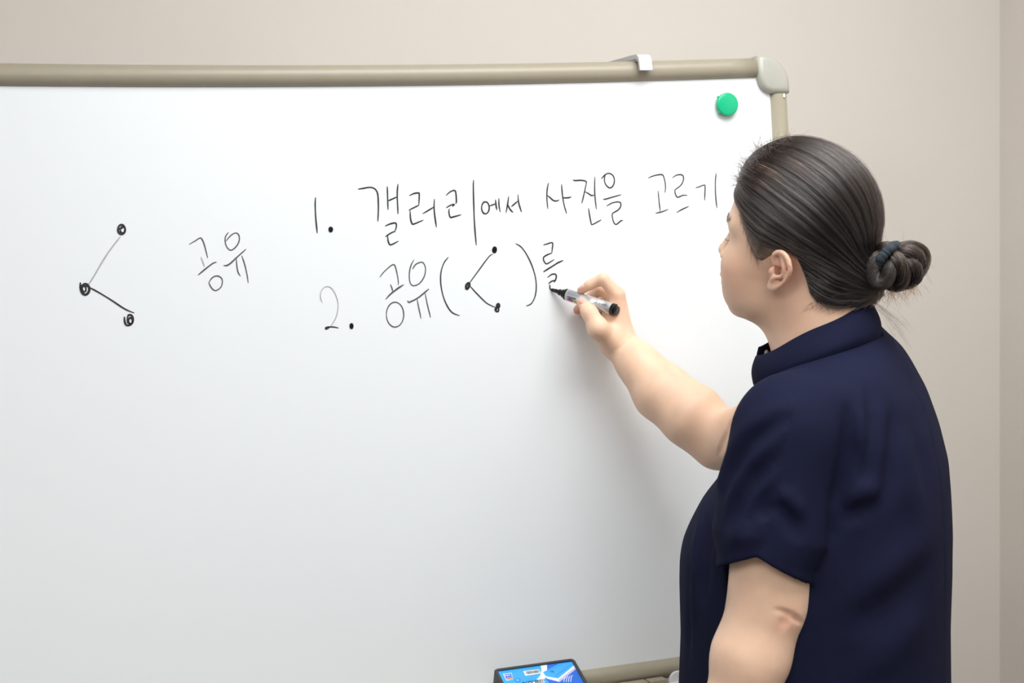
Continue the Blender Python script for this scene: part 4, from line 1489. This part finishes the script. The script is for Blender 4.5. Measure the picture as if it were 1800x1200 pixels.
bars = []; x = L_ - .036
while x < L_ - .0145:
    w_ = random.choice([.0003, .0005, .0008]); bars.append(barrel_patch('', None, '', 1, 4, x, x + w_, .0012, .0068)); x += w_ + random.choice([.0003, .0005, .0007])
V, F = merge(bars); tag(mesh_obj('barcode', V, F, 'print_black', PEN), kind='stuff')
lines = []
for r_ in range(5):
    v = .0092 - r_ * .0020; x = .034
    while x < .058 - r_ * .001:
        w_ = random.uniform(.0004, .0014); lines.append(barrel_patch('', None, '', 1, 1, x, x + w_, v, v + .0009)); x += w_ + random.uniform(.0003, .0006)
x = L_ - .0375
while x < L_ - .0145:
    w_ = random.uniform(.0005, .0009); lines.append(barrel_patch('', None, '', 1, 1, x, x + w_, .0002, .0009)); x += w_ + .0004
x = .064
while x < .074:
    w_ = random.uniform(.0004, .0009); lines.append(barrel_patch('', None, '', 1, 1, x, x + w_, .0040, .0048)); x += w_ + .0009
V, F = merge(lines); tag(mesh_obj('small_print', V, F, 'print_grey', PEN), kind='stuff')


def blob(cx, cv, rx, rv, m, dr):
    return barrel_patch('', lambda a, b: (cx + rx * b * math.cos(2 * math.pi * a), cv + rv * b * math.sin(2 * math.pi * a)), m, 24, 3, dr=dr)


for (cx_, cv_, rx, rv, m_) in ((.0402, -.0072, .0042, .0028, 'print_pink'), (.0492, -.0088, .0042, .0026, 'print_yellow')):
    V, F = blob(cx_, cv_, rx + .0005, rv + .0005, '', .0001); mesh_obj('print_outline', V, F, 'print_black', PEN)
    V, F = blob(cx_, cv_, rx, rv, '', .0002); mesh_obj('print_spot', V, F, m_, PEN)


def text_mesh(s, size=1.0, bold=0.0):
    cu = bpy.data.curves.new('tmp', 'FONT'); cu.body = s; cu.size = size; cu.offset = bold
    o = bpy.data.objects.new('tmp', cu); COL.objects.link(o)
    dg = bpy.context.evaluated_depsgraph_get(); dg.update()
    me = bpy.data.meshes.new_from_object(o.evaluated_get(dg))
    V = np.array([v.co[:] for v in me.vertices]); F = [tuple(p.vertices) for p in me.polygons]
    bpy.data.objects.remove(o); bpy.data.meshes.remove(me)
    return V, F


tv_, tf_ = text_mesh('IOOOK', .0042, .00012)
mesh_obj('lettering', [on_barrel(.0355 + v[0] * 1.05, -.0038 + v[1] * .9, .00015) for v in tv_], tf_, 'print_black', PEN)
mesh_obj('lettering', [on_barrel(L_ - .026 + v[0] * .9, -.0105 + v[1] * .9, .00015) for v in text_mesh('Ok', .0060, .0002)[0]], text_mesh('Ok', .0060, .0002)[1], 'print_black', PEN)

# ------------------------------------------------------------------ board eraser on the tray
EX = np.array([1., 0, 0]); tl_ = math.radians(20)
EW = np.array([0, -math.cos(tl_), -math.sin(tl_)]); EN = np.cross(EX, EW); EN = EN * (1 if EN[2] > 0 else -1)
EO = PB(874.5, 1179.5, .034)                       # back left corner of the printed label


def ELab(px, py):
    r = ray(px, py); q = CAM + r * (((EO - CAM) @ EN) / (r @ EN)) - EO
    return np.array([q @ EX, q @ EW])


def EC(cx, cy): return ELab(850 + cx / 9, 1140 + cy / 9)


lw = ELab(1005.5, 1163.0)[0]; lh = .058
ERS = empty('board_eraser')
Me = Matrix.Identity(4)
for i in range(3):
    Me[i][0] = EX[i]; Me[i][1] = EW[i]; Me[i][2] = EN[i]; Me[i][3] = EO[i]
ERS.matrix_world = Me
tag(ERS, 'black board eraser with bright blue printed label on the marker tray', 'eraser')


def slab(name, pts, z0, z1, m, parent, bev=0.0):
    bm = bmesh.new(); vs = [bm.verts.new((p[0], p[1], z0)) for p in pts]; fc = bm.faces.new(vs)
    r = bmesh.ops.extrude_face_region(bm, geom=[fc])
    for g in r['geom']:
        if isinstance(g, bmesh.types.BMVert): g.co.z = z1
    if bev:
        bmesh.ops.bevel(bm, geom=[e for e in bm.edges if abs(e.verts[0].co.z - e.verts[1].co.z) < 1e-9 and abs(e.verts[0].co.z - max(z0, z1)) < 1e-9], offset=bev, segments=3, profile=.5, affect='EDGES')
    return bm_obj(name, bm, m, parent)


def rrect(x0, y0, x1, y1, r, n=6):
    P = []
    for cx_, cy_, a0 in ((x1 - r, y1 - r, 0), (x0 + r, y1 - r, 90), (x0 + r, y0 + r, 180), (x1 - r, y0 + r, 270)):
        for k in range(n + 1):
            a = math.radians(a0 + 90 * k / n); P.append((cx_ + r * math.cos(a), cy_ + r * math.sin(a)))
    return P


bw = .0052
slab('body', rrect(-bw, -bw, lw + bw, lh + bw, .007), -.020, -.0012, 'eraser_black', ERS)
# raised rim, four sides of a rounded frame
outer = rrect(-bw, -bw, lw + bw, lh + bw, .007, 8); inner = rrect(0, 0, lw, lh, .0012, 8)
bm = bmesh.new()
n_ = len(outer)
rings = [[bm.verts.new((p[0], p[1], z)) for p in ps] for ps, z in ((outer, -.0014), (outer, .0006), ([(lerp(a, b, .25)) for a, b in zip(outer, inner)], .0018), (inner, .0016), (inner, -.0014))]
for a, b in zip(rings[:-1], rings[1:]):
    for k in range(n_): bm.faces.new((a[k], a[(k + 1) % n_], b[(k + 1) % n_], b[k]))
bm_obj('rim', bm, 'eraser_black', ERS)
slab('felt', rrect(-bw + .001, -bw + .001, lw + bw - .001, lh + bw - .001, .006), -.0272, -.020, 'eraser_felt', ERS)
LBL = slab('label', [(0, 0), (lw, 0), (lw, lh), (0, lh)], -.0013, -.0004, 'print_sky', ERS)


def prnt(name, pts, m, z): return slab(name, pts, -.0004, z, m, LBL)


def lc(*pts): return [np.clip(EC(*p), [0.0003, .0003], [lw - .0003, lh - .0003]) for p in pts]


prnt('blue_field', lc((1000, 240), (1420, 190), (1760, 760), (1200, 800), (1060, 560), (985, 470), (1010, 400)), 'print_blue', -.0003)
prnt('white_swoosh', lc((900, 255), (1000, 245), (1006, 330), (990, 430), (960, 480), (900, 520), (840, 480), (885, 435), (912, 385), (916, 320)), 'print_white', -.00022)
prnt('book_pages', lc((940, 368), (985, 430), (1180, 466), (1440, 262), (1472, 315), (1200, 520), (1000, 468)), 'print_white', -.00018)
prnt('book_pages', lc((1185, 492), (1450, 290), (1472, 318), (1205, 520)), 'print_lilac', -.00014)
prnt('book_cover', lc((940, 368), (1190, 236), (1400, 205), (1440, 262), (1180, 466), (985, 430)), 'print_sky', -.00016)
prnt('book_mark', lc((1045, 352), (1100, 340), (1125, 375), (1075, 372)), 'print_blue', -.0001)
prnt('book_line', lc((1130, 428), (1380, 240), (1386, 243), (1136, 432)), 'print_blue', -.0001)
prnt('book_line', lc((1010, 345), (1230, 243), (1236, 245), (1014, 349)), 'print_blue', -.0001)
for k in range(4):
    x_ = 1265 + 36 * k
    prnt('page_stroke', lc((x_, 520), (x_ + 8, 470 - 8 * k), (x_ + 34, 440 - 10 * k), (x_ + 40, 443 - 10 * k), (x_ + 18, 474 - 8 * k), (x_ + 10, 522)), 'print_white', -.0001)
prnt('barcode_panel', lc((628, 350), (875, 320), (912, 384), (662, 423)), 'print_white', -.0002)
bb = []
t = .12
while t < .93:
    w_ = random.choice([.012, .02, .03]); u0, u1 = t, t + w_
    A, B_, C_, D_ = [np.array(p, float) for p in ((628, 350), (875, 320), (912, 384), (662, 423))]
    q = [lerp(lerp(A, B_, u0), lerp(D_, C_, u0), .15), lerp(lerp(A, B_, u1), lerp(D_, C_, u1), .15), lerp(lerp(A, B_, u1), lerp(D_, C_, u1), .78), lerp(lerp(A, B_, u0), lerp(D_, C_, u0), .78)]
    bb.append(([tuple(EC(*p)) + (-.0001,) for p in q], [(0, 1, 2, 3)])); t += w_ + random.choice([.014, .022])
V, F = merge(bb); tag(mesh_obj('barcode', V, F, 'print_black', LBL), kind='stuff')
prnt('logo_border', lc((308, 394), (444, 378), (464, 482), (362, 498)), 'print_white', -.00022)
prnt('logo_panel', lc((322, 402), (438, 388), (455, 474), (368, 488)), 'print_blue', -.00018)


def label_text(s, cx, cy, cx2, size, m, z=-.0001, bold=.0, name='lettering'):
    a = EC(cx, cy); b = EC(cx2, cy - (cx2 - cx) * .124)
    V, F = text_mesh(s, 1.0, bold); wdt = V[:, 0].max(); sc2 = (b[0] - a[0]) / wdt
    P = [(a[0] + v[0] * sc2, a[1] - v[1] * size, z) for v in V]
    return mesh_obj(name, P, F, m, LBL)


label_text('Alpha', 340, 434, 430, .0050, 'print_white', bold=.02)
arc = []
for k in range(13):
    a = math.pi * (1 + k / 12); arc.append((408 + 45 * math.cos(a), 482 + 34 * math.sin(a)))
for k in range(12, -1, -1):
    a = math.pi * (1 + k / 12); arc.append((410 + 24 * math.cos(a), 484 + 15 * math.sin(a)))
prnt('logo_swirl', lc(*arc), 'print_orange', -.0001)
prnt('logo_swirl', lc((440, 440), (454, 432), (460, 480), (444, 484)), 'print_orange', -.0001)
ringp = [(540 + 46 * math.cos(a), 492 + 30 * math.sin(a)) for a in np.linspace(0, 2 * math.pi, 24, endpoint=False)]
prnt('badge', lc(*ringp), 'print_blue', -.0002)
ringp = [(540 + 34 * math.cos(a), 492 + 22 * math.sin(a)) for a in np.linspace(0, 2 * math.pi, 24, endpoint=False)]
prnt('badge', lc(*ringp), 'print_sky', -.00015)
label_text('TA', 518, 505, 562, .0035, 'print_white')
prnt('text_panel', lc((640, 560), (660, 540), (955, 500), (985, 560), (1010, 640), (690, 700)), 'print_white', -.0002)
label_text('EASY PEEL', 640, 592, 985, .0125, 'print_black', bold=.02)
label_text('for whiteboard cleaning', 615, 532, 960, .0034, 'print_black')
